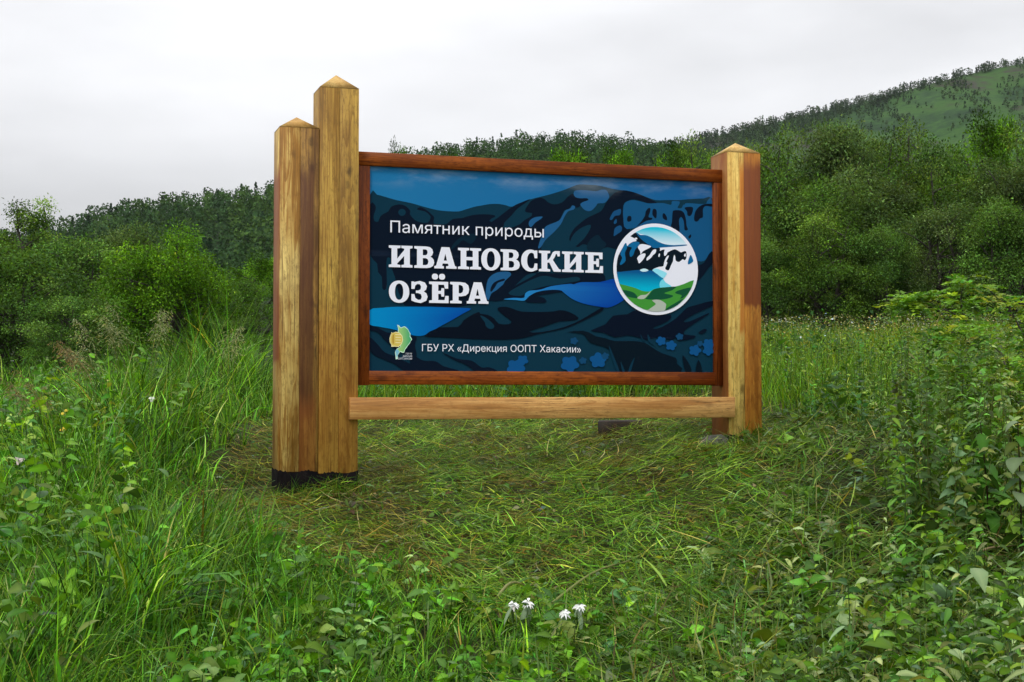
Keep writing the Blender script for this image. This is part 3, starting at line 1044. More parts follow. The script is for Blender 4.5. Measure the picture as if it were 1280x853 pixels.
E_ = [(0, 0), (.79, 0), (.79, .34), (.66, .34), (.62, .14), (.37, .14), (.37, .43), (.48, .43), (.50, .30), (.61, .30), (.61, .70), (.50, .70), (.48, .57), (.37, .57), (.37, .86), (.60, .86), (.64, .68), (.77, .68), (.77, 1), (0, 1), (0, .895), (.12, .865), (.12, .135), (0, .105)]
GL = {
    'И': (1.06, [[islab(0, .52, .12, .375)], [islab(.56, 1.06, .685, .94)], [[(.372, .17), (.688, .53), (.688, .80), (.372, .39)]]]),
    'Н': (1.04, [[islab(0, .50, .12, .375)], [islab(.54, 1.04, .665, .92)], [[(.372, .425), (.668, .425), (.668, .575), (.372, .575)]]]),
    'В': (.89, [[[(0, 0), (.55, 0), (.72, .03), (.84, .11), (.89, .25), (.87, .39), (.80, .48), (.72, .53), (.80, .60), (.84, .73), (.81, .87), (.70, .97), (.52, 1), (0, 1), (0, .895), (.12, .865), (.12, .135), (0, .105)],
                 [(.38, .59), (.38, .86), (.50, .86), (.57, .83), (.595, .73), (.57, .63), (.50, .59)], [(.38, .135), (.38, .455), (.52, .455), (.60, .41), (.63, .30), (.60, .18), (.52, .135)]]]),
    'А': (1.0, [[[(0, 0), (.43, 0), (.43, .105), (.35, .13), (.375, .235), (.615, .235), (.64, .13), (.53, .105), (.53, 0), (1, 0), (1, .105), (.93, .13), (.68, 1), (.32, 1), (.08, .13), (0, .105)], [(.425, .375), (.495, .70), (.565, .375)]]]),
    'О': (.90, [[ell(.45, .5, .45, .525, pw=.92), ell(.45, .5, .185, .385, pw=.92)[::-1]]]),
    'С': (.72, [[ell(.42, .5, .42, .525, 65, 295, 26, .95) + [(.66, .05), (.72, .07), (.72, .37), (.60, .37), (.57, .23)] + ell(.46, .5, .195, .375, 300, 60, 20, .95) + [(.57, .77), (.60, .62), (.72, .62), (.72, .99), (.64, .99)]]]),
    'К': (.97, [[islab(0, .50, .12, .375)], [[(.372, .42), (.46, .44), (.62, .08), (.66, 0), (.97, 0), (.97, .105), (.89, .13), (.62, .565), (.70, .70), (.76, .86), (.80, .85), (.83, .74), (.93, .75), (.93, 1.0), (.72, 1.0), (.62, .94), (.50, .68), (.42, .57), (.372, .56)]]]),
    'Е': (.79, [[E_]]),
    'З': (.72, [[[(0, .99), (.10, .99), (.13, .965), (.38, 1.02), (.60, .95), (.69, .78), (.65, .62), (.55, .53), (.67, .44), (.72, .28), (.66, .10), (.42, -.02), (.15, .03), (0, .10), (0, .40), (.13, .40), (.17, .23), (.30, .13), (.42, .15), (.46, .27), (.42, .40), (.30, .45), (.2, .45), (.2, .57), (.30, .57), (.40, .62), (.43, .75), (.38, .86), (.27, .88), (.17, .80), (.14, .64), (0, .64)]]]),
    'Р': (.86, [[[(0, 0), (.52, 0), (.52, .105), (.38, .135), (.38, .33), (.5, .33), (.70, .37), (.82, .48), (.86, .66), (.82, .85), (.68, .97), (.45, 1), (0, 1), (0, .895), (.12, .865), (.12, .135), (0, .105)], [(.388, .474), (.384, .861), (.46, .865), (.56, .81), (.595, .67), (.56, .53), (.47, .47)]]]),
}
GL['Ё'] = (.79, GL['Е'][1] + [[ell(.235, 1.235, .125, .14, n_=20, pw=.85)], [ell(.52, 1.235, .125, .14, n_=20, pw=.85)]])
LD = LAY[0] + 0.0015


def slab_line(row):
    acc = Acc()
    for ch, u0, u1, vt, vb in row:
        sa, zt = on_plane(u0, vt, .006)
        sb, zb = on_plane(u1, vb, .006)
        h = zt - zb
        w_, polys = GL[ch]
        for i, loops in enumerate(polys):
            flat(acc, [[(sa + x / w_ * (sb - sa), zb + y * h) for x, y in lp] for lp in loops], LD + .0001 * i, WHITE)
    acc.build('lettering', M['print'], panel)


q2 = lambda x: 480 + x * .109375
q3 = lambda x: 620 + x * .109375
top1 = lambda u: 306.4 + (u - 485.7) * (315.9 - 306.4) / 266.6
bot1 = lambda u: 334.5 + (u - 485.7) * (342.0 - 334.5) / 266.6
r1 = [('И', q2(52), q2(322)), ('В', q2(343), q2(570)), ('А', q2(572), q2(825)), ('Н', q2(842), q2(1105)), ('О', q2(1108), q3(46)), ('В', q3(48), q3(268)), ('С', q3(283), q3(468)), ('К', q3(485), q3(735)), ('И', q3(750), q3(998)), ('Е', q3(1015), q3(1218))]
slab_line([(c, a0, a1, top1((a0 + a1) / 2), bot1((a0 + a1) / 2)) for c, a0, a1 in r1])
top2 = lambda u: 351.2 + (u - 485.7) * .016
bot2 = lambda u: 378.2 + (u - 485.7) * .018
r2 = [('О', q2(53), q2(285)), ('З', q2(310), q2(495)), ('Ё', q2(512), q2(735)), ('Р', q2(752), q2(970)), ('А', q2(942), q2(1190))]
slab_line([(c, a0, a1, top2((a0 + a1) / 2), bot2((a0 + a1) / 2)) for c, a0, a1 in r2])


def bez(p0, p1, p2, p3, k):
    t = np.linspace(0, 1, k, endpoint=False)[:, None]
    return p0 * (1 - t) ** 3 + 3 * p1 * t * (1 - t) ** 2 + 3 * p2 * t * t * (1 - t) + p3 * t ** 3


def sans_line(text, u0, u1, vt, vb, bands=70):
    """outlines of the built-in sans font, filled as flat print and fitted between two photo columns"""
    cu = bpy.data.curves.new('lettering', 'FONT')
    cu.body = text
    tmp = bpy.data.objects.new('tmp', cu)
    COL.objects.link(tmp)
    dg = bpy.context.evaluated_depsgraph_get()
    c2 = tmp.to_curve(dg)
    loops = []
    for sp in c2.splines:
        out = []
        if sp.type == 'BEZIER':
            bp = sp.bezier_points
            for a_, b_ in zip(bp, list(bp[1:]) + [bp[0]]):
                q = [np.array(v[:2]) for v in (a_.co, a_.handle_right, b_.handle_left, b_.co)]
                straight = abs(np.cross(q[1] - q[0], q[3] - q[0])) + abs(np.cross(q[2] - q[0], q[3] - q[0])) < 1e-5
                out.append(q[0][None] if straight else bez(*q, 4))
        else:
            out.append(np.array([p.co[:2] for p in sp.points]))
        lp = np.concatenate(out)
        keep = np.linalg.norm(lp - np.roll(lp, 1, 0), axis=1) > 1e-4
        loops.append(lp[keep])
    tmp.to_curve_clear()
    bpy.data.objects.remove(tmp)
    allp = np.concatenate(loops)
    x0, x1 = allp[:, 0].min(), allp[:, 0].max()
    cap = 0.729
    sa, zt = on_plane(u0, vt, .006)
    sb, _ = on_plane(u1, vt, .006)
    zb = on_plane(u0, vb, .006)[1]
    E_ = np.concatenate([np.concatenate([lp, np.roll(lp, -1, 0)], 1) for lp in loops])
    E_ = E_[np.abs(E_[:, 1] - E_[:, 3]) > 1e-6]
    wn_ = np.where(E_[:, 3] > E_[:, 1], 1, -1)
    ylev = np.unique(np.round(np.concatenate([E_[:, 1], E_[:, 3], np.linspace(E_[:, 1].min(), E_[:, 1].max(), bands)]) / .012) * .012)
    V, Q = [], []
    for ya, yb in zip(ylev[:-1], ylev[1:]):
        ym = (ya + yb) / 2
        on = (np.minimum(E_[:, 1], E_[:, 3]) < ym) & (np.maximum(E_[:, 1], E_[:, 3]) > ym)
        e, w = E_[on], wn_[on]
        sl = (e[:, 2] - e[:, 0]) / (e[:, 3] - e[:, 1])
        xm, xa, xb = (e[:, 0] + (y - e[:, 1]) * sl for y in (ym, ya, yb))
        o = np.argsort(xm)
        c = 0
        for k in o:
            c0 = c
            c += w[k]
            if c0 == 0:
                st = k
            elif c == 0:
                Q.append(tuple(range(len(V), len(V) + 4)))
                V += [(xa[st], ya), (xa[k], ya), (xb[k], yb), (xb[st], yb)]
    V = np.array(V)
    acc = Acc()
    acc.add(np.column_stack([sa + (V[:, 0] - x0) / (x1 - x0) * (sb - sa), np.full(len(V), -.0045 - LD), zb + V[:, 1] / cap * (zt - zb)]), np.array(lin(*WHITE, PK)), Q)
    acc.build('lettering', M['print'], panel)


sans_line('Памятник природы', 487.6, 679.3, 276.0, 290.8)
sans_line('ГБУ РХ «Дирекция ООПТ Хакасии»', 527.2, 725.6, 430.2, 439.2)
for txt, u0, u1, v0, v1 in (('ГБУ РХ', 507, 514.7, 441.3, 443.4), ('ДИРЕКЦИЯ', 503.2, 514.7, 444.4, 446.5), ('ООПТ ХАКАСИИ', 497, 514.7, 447.4, 449.6)):
    sans_line(txt, u0, u1, v0, v1, 12)

# dark timber offcut on the ground under the beam
c0 = np.array([(775 - 640) / F * 10.95, 10.95])
gz0 = float(G(c0[0], c0[1]))
a = Acc()
blk = empty('timber_block', (c0[0], c0[1], gz0), TH + .2)
box(a, (-.15, -.09, -.05), (.15, .09, .115), bev=.012)
M['block'] = wood_mat('old_wood', lin(64, 46, 30), lin(34, 24, 16), 12.1, vertical=False)
a.build('block_body', M['block'], blk)
for q0, q1 in ((-.12, -.09), (.05, .09)):
    a = Acc()
    box(a, (q0, -.0945, .0), (q1, -.0905, .09), bev=.001)
    a.build('bark_strip', M['seam'], blk)
tag(blk, 'dark old timber block on the ground under the pale beam', 'timber')

# ------------------------------------------------------------------ trees
M['leaf_tree'] = foliage_mat('tree_leaves', 0.55, 0.32, 0.08, rand=0.16)
M['leaf_far'] = foliage_mat('far_leaves', 0.8, 0.15, 0.05)
m, n, l, p = new_mat('bark')
bt_ = NT(m)
obn = n.new('ShaderNodeTexCoord').outputs['Object']
l.new(bt_.ramp(bt_.noise(bt_.mapping(obn, (9, 9, 2)), 1.5, 5, .65), [(0.3, (0.02, 0.017, 0.013)), (0.6, (0.06, 0.052, 0.042)), (0.8, (0.12, 0.11, 0.09))]), p.inputs['Base Color'])
p.inputs['Roughness'].default_value = 0.9
M['bark'] = m


def unit(v):
    return v / (np.linalg.norm(v, axis=-1, keepdims=True) + 1e-9)


def tree_proto(seed, h, w, cols, nclump, nleaf, leaf, stems=3, airy=0.0, low=0.12, shape=1.0, upright=0.0):
    """trunk mesh + crown mesh of a bushy broadleaf h tall and w wide; its foot is at the origin"""
    r = np.random.default_rng(seed)
    tr, cr_ = Acc(), Acc()
    tips = []
    for s in range(stems):
        a = r.uniform(0, 6.28)
        sp = r.uniform(.05, .28) * w if stems > 1 else .03 * w
        top = np.array([math.cos(a) * sp, math.sin(a) * sp, h * r.uniform(.72, .93)])
        base = np.array([math.cos(a), math.sin(a), 0]) * .05 * stems * (stems > 1)
        k = np.linspace(0, 1, 9)[:, None]
        P = base * (1 - k) + top * k + np.concatenate([r.normal(0, .02 * h, (9, 2)) * np.sin(k * 2.6), np.zeros((9, 1))], 1)
        P[0, 2] = -.25
        r0 = h * .018 + .02
        tube(tr, P, r0 * (1 - .85 * k[:, 0]), (1, 1, 1), 7)
        nb_ = max(5, int(nclump / stems))
        for b in range(nb_):
            f = r.uniform(low + .05, .97)
            st = P[int(f * 8)]
            ang = r.uniform(0, 6.28)
            prof = math.sin(min(1, (f * .93 + .07)) ** shape * math.pi) ** .6
            reach = w * .5 * prof * r.uniform(.35, 1.0)
            en = np.array([math.cos(ang) * reach, math.sin(ang) * reach, 0]) + np.array([st[0] * .5, st[1] * .5, st[2] + reach * r.uniform(.1, .6) + h * .02])
            en[2] = min(en[2], h * .98)
            kk = np.linspace(0, 1, 5)[:, None]
            B = st * (1 - kk) + en * kk
            B[:, 2] += np.sin(kk[:, 0] * 3.14) * reach * .1
            tube(tr, B, r0 * .32 * (1 - .8 * kk[:, 0]), (1, 1, 1), 4)
            tips.append((en, max(.14, .115 * w * r.uniform(.6, 1.4))))
        tips.append((P[-1], .13 * w))
    tot = sum(t[1] ** 2 for t in tips)
    for c, rad in tips:
        nl = int(nleaf * rad ** 2 / tot) + 8
        d = unit(r.normal(0, 1, (nl, 3)))
        q = rad * r.uniform(.12, 1.0, (nl, 1)) ** .55 * (1 + airy * np.clip(r.normal(0, .45, (nl, 1)), -1, .7))
        pos = c + d * q * np.array([1, 1, .82 + upright])
        pos[:, 2] = np.maximum(pos[:, 2], .05)
        dirv = unit(d * .7 + r.normal(0, .6, (nl, 3)) + np.array([0, 0, -.25 + upright]))
        up = unit(r.normal(0, .55, (nl, 3)) + d * .5 + np.array([0, 0, .9]))
        base = np.asarray(cols)[r.choice(len(cols), p=None)]
        col = base * np.exp(np.clip(r.normal(0, .38), -.8, .45)) * np.exp(r.normal(0, .42, (nl, 1))) * np.concatenate([np.exp(r.normal(0, .09, (nl, 1))), np.ones((nl, 1)), np.exp(r.normal(0, .12, (nl, 1)))], 1)
        leaves4(cr_, pos, dirv, up, leaf * r.uniform(.65, 1.35, nl), leaf * r.uniform(.38, .6, nl), np.clip(col, .003, .6))
    return tr.mesh('trunk', M['bark'], True), cr_.mesh('crown', M['leaf_tree'])


GRN = np.array([[.050, .108, .014], [.074, .148, .017], [.100, .178, .028], [.054, .120, .024]])
DRK = np.array([[.030, .070, .013], [.044, .096, .015], [.060, .115, .022]])
BRI = np.array([[.075, .190, .008], [.105, .240, .012], [.062, .155, .010]])
GRY = np.array([[.078, .135, .036], [.105, .165, .052], [.060, .115, .028]])
PROTO = {
    'birch': tree_proto(21, 6.0, 2.6, GRN * 1.25, 46, 11000, .085, stems=2, airy=.6, shape=.8, upright=.15),
    'round': tree_proto(22, 3.6, 3.6, BRI, 120, 30000, .08, stems=6, airy=.18, low=.02),
    'dark': tree_proto(23, 3.4, 3.4, DRK * 1.55, 80, 22000, .08, stems=5, airy=.25, low=.02),
    'willow': tree_proto(24, 7.5, 5.2, GRN, 92, 30000, .115, stems=4, airy=.3, shape=.85),
    'willow_grey': tree_proto(25, 7.0, 5.4, GRY, 90, 30000, .11, stems=5, airy=.35, shape=.8),
    'willow_dark': tree_proto(26, 6.5, 5.0, DRK * 1.3, 84, 28000, .115, stems=4, airy=.3, shape=.9),
    'aspen': tree_proto(27, 7.5, 3.6, BRI * .8, 44, 13000, .11, stems=2, airy=.4, upright=.2),
}
PH, PW = {}, {}
for k_, (t_, c_) in PROTO.items():
    co = np.empty(len(c_.vertices) * 3, np.float32)
    c_.vertices.foreach_get('co', co)
    co = co.reshape(-1, 3)
    PH[k_] = float(np.percentile(co[:, 2], 99.3))
    PW[k_] = float(np.percentile(np.abs(co[:, :2]), 96)) * 2


def tree(kind, name, u, vtop, wpx, Y, label, cat, group):
    x = (u - 640) / F * Y
    zg = float(G(x, Y))
    h = at(u, vtop, Y)[2] - zg
    w = wpx / F * Y
    o = empty(name, (x, Y, zg), random.uniform(0, 6.28))
    sx = w / PW[kind]
    o.scale = (sx, sx, h / PH[kind])
    tag(o, label, cat, group)
    for nm, me in zip(('trunk', 'crown'), PROTO[kind]):
        c = bpy.data.objects.new(nm, me)
        COL.objects.link(c)
        c.parent = o
    return o


GL_, GR_, GF_ = 'bushes and young trees beyond the tall grass', 'willows behind the meadow', 'trees behind the sign'
T_ = [
    ('birch', 'birch_tree', 32, 252, 96, 34, 'thin airy birch rising highest among the bushes at the far side of the tall grass', 'tree', GL_),
    ('dark', 'bush', 18, 318, 170, 25, 'dark green bush in front of the thin birch, cut by the edge of the photo', 'bush', GL_),
    ('dark', 'bush', 105, 300, 150, 31, 'dark bush between the thin birch and the bright round willow', 'bush', GL_),
    ('round', 'bush', 208, 293, 158, 27, 'bright green round willow bush standing alone near the short post', 'bush', GL_),
    ('willow_grey', 'bush', 160, 288, 120, 40, 'greyish bush showing over the shoulder of the bright round willow', 'bush', GL_),
    ('dark', 'bush', 292, 352, 90, 40, 'small dark bush between the bright round willow and the short post', 'bush', GL_),
    ('aspen', 'bush', 325, 322, 80, 52, 'pale slender young tree just beside the short post', 'tree', GL_),
    ('dark', 'bush', 90, 372, 120, 22, 'low dark bush below the birch, right behind the panicle grass', 'bush', GL_),
    ('willow_dark', 'bush', 255, 395, 110, 34, 'low dark thicket at the foot of the bright round willow', 'bush', GL_),
    ('dark', 'bush', -60, 300, 150, 30, 'dark bush at the outer end of the bushes', 'bush', GL_),
    ('aspen', 'aspen_tree', 492, 186, 40, 60, 'small leafy treetop peeping over the frame next to the tall post', 'tree', GF_),
    ('aspen', 'aspen_tree', 560, 200, 70, 62, 'low treetop just reaching the frame above the white lettering', 'tree', GF_),
    ('aspen', 'aspen_tree', 715, 186, 78, 56, 'bright treetop over the middle of the top rail', 'tree', GF_),
    ('aspen', 'aspen_tree', 775, 190, 72, 60, 'bright treetop above the snowy peak of the printed mountain', 'tree', GF_),
    ('aspen', 'aspen_tree', 838, 188, 90, 54, 'bright treetop above the round emblem, near the single post', 'tree', GF_),
    ('willow', 'willow_tree', 880, 186, 120, 50, 'leafy willow partly hidden by the single post', 'tree', GF_),
    ('willow', 'willow_tree', 968, 178, 140, 50, 'tall willow just behind the single post', 'tree', GR_),
    ('willow_grey', 'willow_tree', 1050, 156, 150, 52, 'tallest willow of the row, its grey green top against the grassy mountain', 'tree', GR_),
    ('willow', 'willow_tree', 1118, 172, 150, 54, 'round topped willow under the brown patch of the mountain', 'tree', GR_),
    ('willow_dark', 'willow_tree', 1180, 182, 130, 56, 'dark willow in the dip of the tree line', 'tree', GR_),
    ('aspen', 'willow_tree', 1236, 150, 96, 58, 'slim pointed tree standing above the willows at the far end', 'tree', GR_),
    ('willow', 'willow_tree', 1292, 172, 130, 54, 'willow cut off by the edge of the photo under the mountain', 'tree', GR_),
    ('willow_dark', 'willow_tree', 1010, 235, 150, 42, 'dark middle row willow behind the single post', 'tree', GR_),
    ('willow_grey', 'willow_tree', 1095, 222, 170, 43, 'grey green willow in the middle of the row', 'tree', GR_),
    ('willow', 'willow_tree', 1190, 215, 165, 43, 'broad leafy willow in the second rank of the row', 'tree', GR_),
    ('willow_grey', 'willow_tree', 1275, 205, 150, 42, 'broad grey willow beside the edge of the photo', 'tree', GR_),
    ('willow_dark', 'willow_shrub', 958, 300, 105, 37, 'low dark willow shrub right beside the single post', 'shrub', GR_),
    ('willow', 'willow_shrub', 1030, 268, 120, 36, 'mid green willow shrub in front of the row', 'shrub', GR_),
    ('willow_dark', 'willow_shrub', 1100, 285, 105, 36, 'dark willow shrub in front of the grey green willow', 'shrub', GR_),
    ('willow_grey', 'willow_shrub', 1172, 262, 125, 37, 'pale leaved willow shrub behind the arching sapling', 'shrub', GR_),
    ('willow_dark', 'willow_shrub', 1262, 258, 130, 36, 'dark willow shrub behind the sapling at the meadow edge', 'shrub', GR_),
    ('willow', 'willow_tree', 1370, 180, 170, 48, 'willow beyond the edge of the photo', 'tree', GR_),
    ('willow_dark', 'willow_tree', 1370, 290, 150, 38, 'dark willow shrub beyond the edge of the photo', 'tree', GR_),
    ('willow_dark', 'willow_tree', 870, 300, 150, 46, 'dark willow hidden behind the panel', 'tree', GR_),
]
for t in T_:
    tree(*t)


# ------------------------------------------------------------------ forest on the hills (one mass)
def forest(name, H, n_, ulo, uhi, tlo, thi, hts, nq, cols, keep=None, seed=5, bias=1.0, leaf=(.022, .056)):
    r = np.random.default_rng(seed)
    u = r.uniform(ulo, uhi, n_ * 3)
    t = tlo + (thi - tlo) * r.uniform(0, 1, n_ * 3) ** bias
    if keep is not None:
        ok = keep(u, t, r)
        u, t = u[ok], t[ok]
    u, t = u[:n_], t[:n_]
    n_ = len(u)
    P = H(u, t)
    hh = r.uniform(*hts, n_) * np.exp(r.normal(0, .12, n_))
    con = r.uniform(0, 1, n_) < .16                       # some conifers: narrow and pointed
    k = r.uniform(0, 1, (n_, nq))
    zz = np.where(con[:, None], .06 + .92 * k, .12 + .86 * k)
    prof = np.where(con[:, None], (1 - zz) * .24 + .015, .34 * np.sqrt(np.clip(1 - ((zz - .56) / .46) ** 2, .02, 1)))
    a = r.uniform(0, 6.28, (n_, nq))
    rad = prof * r.uniform(.55, 1.0, (n_, nq)) * hh[:, None]
    pos = P[:, None] + np.stack([np.cos(a) * rad, np.sin(a) * rad, zz * hh[:, None]], -1)
    out = np.stack([np.cos(a), np.sin(a), np.full_like(a, .55)], -1)
    nrm = unit(out + r.normal(0, .55, out.shape)).reshape(-1, 3)
    pos = pos.reshape(-1, 3)
    sz = np.repeat(hh, nq) * r.uniform(*leaf, n_ * nq)
    e1 = unit(np.cross(nrm, r.normal(0, 1, nrm.shape)))
    e2 = np.cross(nrm, e1)
    V = np.stack([pos - e1 * sz[:, None], pos + e2 * sz[:, None] * .8, pos + e1 * sz[:, None] * 1.1, pos - e2 * sz[:, None] * .7], 1)
    b = np.asarray(cols)[r.integers(0, len(cols), n_)] * np.exp(r.normal(0, .18, (n_, 1)))
    b = np.where(con[:, None], b * np.array([.62, .68, .85]), b)
    col = np.repeat(b, nq, 0) * np.exp(r.normal(0, .2, (n_ * nq, 1)))
    acc = Acc()
    acc.add(V.reshape(-1, 3), np.repeat(np.clip(col, .003, .4), 4, 0), np.arange(n_ * nq * 4).reshape(-1, 4))
    tag(acc.build(name, M['leaf_far']), kind='stuff')


FC = [(.026, .062, .018), (.038, .084, .022), (.052, .104, .024), (.030, .068, .024)]
forest('hill_forest', H1, 2100, -330, 352, .42, 1.02, (4.2, 6.8), 104, FC, bias=.85, leaf=(.032, .074))
forest('ridge_forest', H1, 2200, 444, 1010, .72, 1.02, (3.6, 5.6), 74, FC, bias=.8, seed=6, leaf=(.030, .070))
MC = [(.022, .044, .022), (.030, .056, .026), (.038, .066, .026)]
forest('mountain_trees', H2, 1900, 640, 1420, .55, 1.01, (3.0, 5.8), 36, MC, seed=9, bias=.45, leaf=(.055, .12),
       keep=lambda u, t, r: np.where(t > np.interp(u, [640, 1000, 1180, 1330], [.84, .93, .978, .995]), r.uniform(0, 1, len(u)) < .9, (wob(u * .03, t * 40, 1.0, 3) > .35) & (r.uniform(0, 1, len(u)) < .35)))
forest('mountain_scrub', H2, 3000, 640, 1420, .30, .99, (1.2, 3.2), 22, MC + [(.05, .09, .03)], seed=19, bias=.7, leaf=(.10, .20),
       keep=lambda u, t, r: (wob(u * .03, t * 36, 1.0, 3) + .6 * wob(u * .1, t * 110, 1.0, 7) > -.08))

# ------------------------------------------------------------------ grass and herbs
M['grass'] = foliage_mat('grass_blades', 0.5, 0.34, 0.09)
M['herb'] = foliage_mat('herb_leaves', 0.38, 0.30, 0.14)
M['cut'] = foliage_mat('cut_grass', 0.6, 0.3, 0.08)
M['petal'] = vcol_mat('petals', .6, .2)
GG = [(.066, .180, .012), (.100, .235, .018), (.175, .310, .050), (.032, .100, .010), (.230, .270, .090)]
GW = [5, 4, 1.4, 4, .7]
HB = [(.055, .165, .010), (.090, .235, .014), (.060, .140, .026), (.160, .280, .065)]
HW = [3, 3, 2, 1]


def field(n_, y0, y1, ulo, uhi, pw=1.4, f=None):
    """random ground points in the wedge seen by the lens, denser close by"""
    t = rng.uniform(0, 1, n_)
    e = 1 - pw
    y = (y0 ** e + t * (y1 ** e - y0 ** e)) ** (1 / e)
    u = rng.uniform(ulo, uhi, n_)
    x = (u - 640) / F * y
    if f is not None:
        k = rng.uniform(0, 1, n_) < f(x, y)
        x, y = x[k], y[k]
    return np.column_stack([x, y, G(x, y)])


def tufts(P, k, r0):
    """repeat every point k times in a tight clump; also returns the outward azimuth of each member"""
    n_ = len(P)
    a = rng.uniform(0, 6.28, n_ * k)
    q = r0 * rng.uniform(0, 1, n_ * k) ** .7 * np.repeat(rng.uniform(.5, 1.4, n_), k)
    Q = np.repeat(P, k, 0)
    Q[:, 0] += np.cos(a) * q
    Q[:, 1] += np.sin(a) * q
    Q[:, 2] = G(Q[:, 0], Q[:, 1])
    return Q, a + rng.normal(0, .5, n_ * k)


def xl(y):
    return np.interp(y, [5.2, 6.3, 7.1, 8.5, 10, 12.5], [0.6, -0.75, -1.78, -1.95, -2.0, -2.1])


def xr(y):
    return np.interp(y, [4.5, 6, 8, 9.2, 10.5, 13], [0.5, 1.1, 1.85, 1.8, 1.95, 1.9])


def mown(x, y):
    e = .16 * wob(x, y, 2.2, 1)
    a = sstep(x - xl(y) + e, -.12, .25) * sstep(xr(y) - x + e, -.1, .35) * (1 - sstep(y + e * 3, 12.2, 13.6)) * sstep(y + e, 5.2, 5.9)
    return a


SIGNX = lambda x, y: (x - P0[0]) * D_[0] + (y - P0[1]) * D_[1]


def clear_posts(p):
    s = SIGNX(p[:, 0], p[:, 1])
    nn = -((p[:, 0] - P0[0]) * N_[0] + (p[:, 1] - P0[1]) * N_[1])
    ins = (nn > -.12) & (nn < .17) & (((s > -.58) & (s < -.03)) | ((s > 2.38) & (s < 2.72)))
    return p[~ins]


# cut grass lying in swaths
acc = Acc()
P = clear_posts(np.concatenate([field(84000, 5.0, 14.0, -60, 1340, 1.5, mown), field(26000, 9.0, 14.0, 200, 1100, 1.1, mown)]))
n_ = len(P)
sw = 1.2 * wob(P[:, 0], P[:, 1], 1.6, 6) + rng.normal(0, .75, n_) + np.where(rng.uniform(0, 1, n_) < .5, 0, math.pi)
P[:, 2] += rng.uniform(.0, .06, n_) * (1 + .6 * wob(P[:, 0], P[:, 1], 3.5, 3)) + .03 * np.maximum(0, wob(P[:, 0], P[:, 1], 5.5, 6))
patch = sstep(wob(P[:, 0], P[:, 1], 1.7, 8) + .8 * wob(P[:, 0], P[:, 1], 5.5, 2), -.5, .45)[:, None]
CUT_B = pick([(.150, .130, .022), (.215, .170, .036), (.085, .058, .016), (.130, .175, .020), (.36, .30, .13)], [3, 2, 2.4, 6, .9], n_, .5)
CUT_G = pick([(.110, .250, .016), (.190, .330, .026), (.060, .145, .014), (.290, .380, .080)], [3, 3, 3, 1.4], n_, .5)
blades(acc, P, sw, rng.uniform(.05, .26, n_), rng.uniform(.003, .008, n_), rng.uniform(1.15, 1.66, n_), rng.uniform(-.3, .6, n_), np.where(rng.uniform(0, 1, (n_, 1)) < patch * .88 + .1, CUT_G, CUT_B), 3, True, curl=.9)
tag(acc.build('cut_grass', M['cut']), kind='stuff')

# leaf scraps and short regrowth among it
acc = Acc()
P = clear_posts(field(9000, 5.0, 13.0, -60, 1340, 1.5, mown))
n_ = len(P)
P[:, 2] += rng.uniform(.015, .07, n_)
leaves8(acc, P, unit(rng.normal(0, 1, (n_, 3)) * [1, 1, .25]), unit(rng.normal(0, .5, (n_, 3)) + [0, 0, 1]), rng.uniform(.02, .07, n_), rng.uniform(.012, .035, n_),
        pick([(.050, .115, .014), (.080, .145, .034), (.13, .16, .09), (.14, .11, .03), (.05, .035, .02)], [5, 3, 1.2, .6, 1], n_, .3))
P = clear_posts(field(9000, 5.0, 14.0, -60, 1340, 1.5, lambda x, y: mown(x, y) * sstep(wob(x, y, 1.9, 4), -.3, .7)))
n_ = len(P)
blades(acc, P, rng.uniform(0, 6.28, n_), rng.uniform(.05, .16, n_), rng.uniform(.003, .007, n_), rng.uniform(.1, .9, n_), rng.uniform(.2, 1.0, n_), pick(GG, GW, n_), 3)
tag(acc.build('leaf_litter', M['herb']), kind='stuff')


def herbs(acc, P, h, m, leaf, cols, w, lw=.45, stemc=(.05, .10, .025), lean=.25, droop=.35, fold=.10, far=False):
    """n upright weeds: a stem and m leaves spiralling up it"""
    n_ = len(P)
    if n_ == 0:
        return
    az = rng.uniform(0, 6.28, n_)
    ln = rng.uniform(0, lean, n_)
    blades(acc, P, az, h, np.full(n_, .006), ln * .4, ln, vary(stemc, n_), 3, taper=3)
    f = np.linspace(.12, 1.0, m)[None] + rng.uniform(-.05, .05, (n_, m))
    off = np.sin(ln)[:, None] * f * f * h[:, None]
    pos = P[:, None] + np.stack([np.cos(az)[:, None] * off, np.sin(az)[:, None] * off, f * h[:, None] * np.cos(ln * .7)[:, None]], -1)
    a = rng.uniform(0, 6.28, (n_, 1)) + np.arange(m)[None] * 2.4 + rng.normal(0, .3, (n_, m))
    el = rng.uniform(-.35, 1.0, (n_, m))
    d = np.stack([np.cos(a) * np.cos(el), np.sin(a) * np.cos(el), np.sin(el)], -1).reshape(-1, 3)
    lw = np.repeat(lw * np.exp(rng.normal(0, .35, n_)), m).clip(.16, .75)
    L = (leaf[:, None] * (1.15 - .6 * f) * rng.uniform(.7, 1.25, (n_, m))).ravel()
    up = unit(rng.normal(0, .55, d.shape) + [0, -.25, .8])
    c0 = np.repeat(pick(cols, w, n_, .28), m, 0) * np.exp(rng.normal(0, .25, (n_ * m, 1)))
    W = L * lw * rng.uniform(.8, 1.2, n_ * m)
    if far:
        leaves4(acc, pos.reshape(-1, 3), d, up, L, W, np.clip(c0, .003, .6), fold)
    else:
        leaves8(acc, pos.reshape(-1, 3), d, up, L, W, np.clip(c0, .003, .6), fold, droop)


def tall_left(x, y):
    e = .18 * wob(x, y, 1.8, 3)
    return sstep(xl(y) - x + e, -.05, .3) * (1 - .97 * sstep(y, 14, 17))


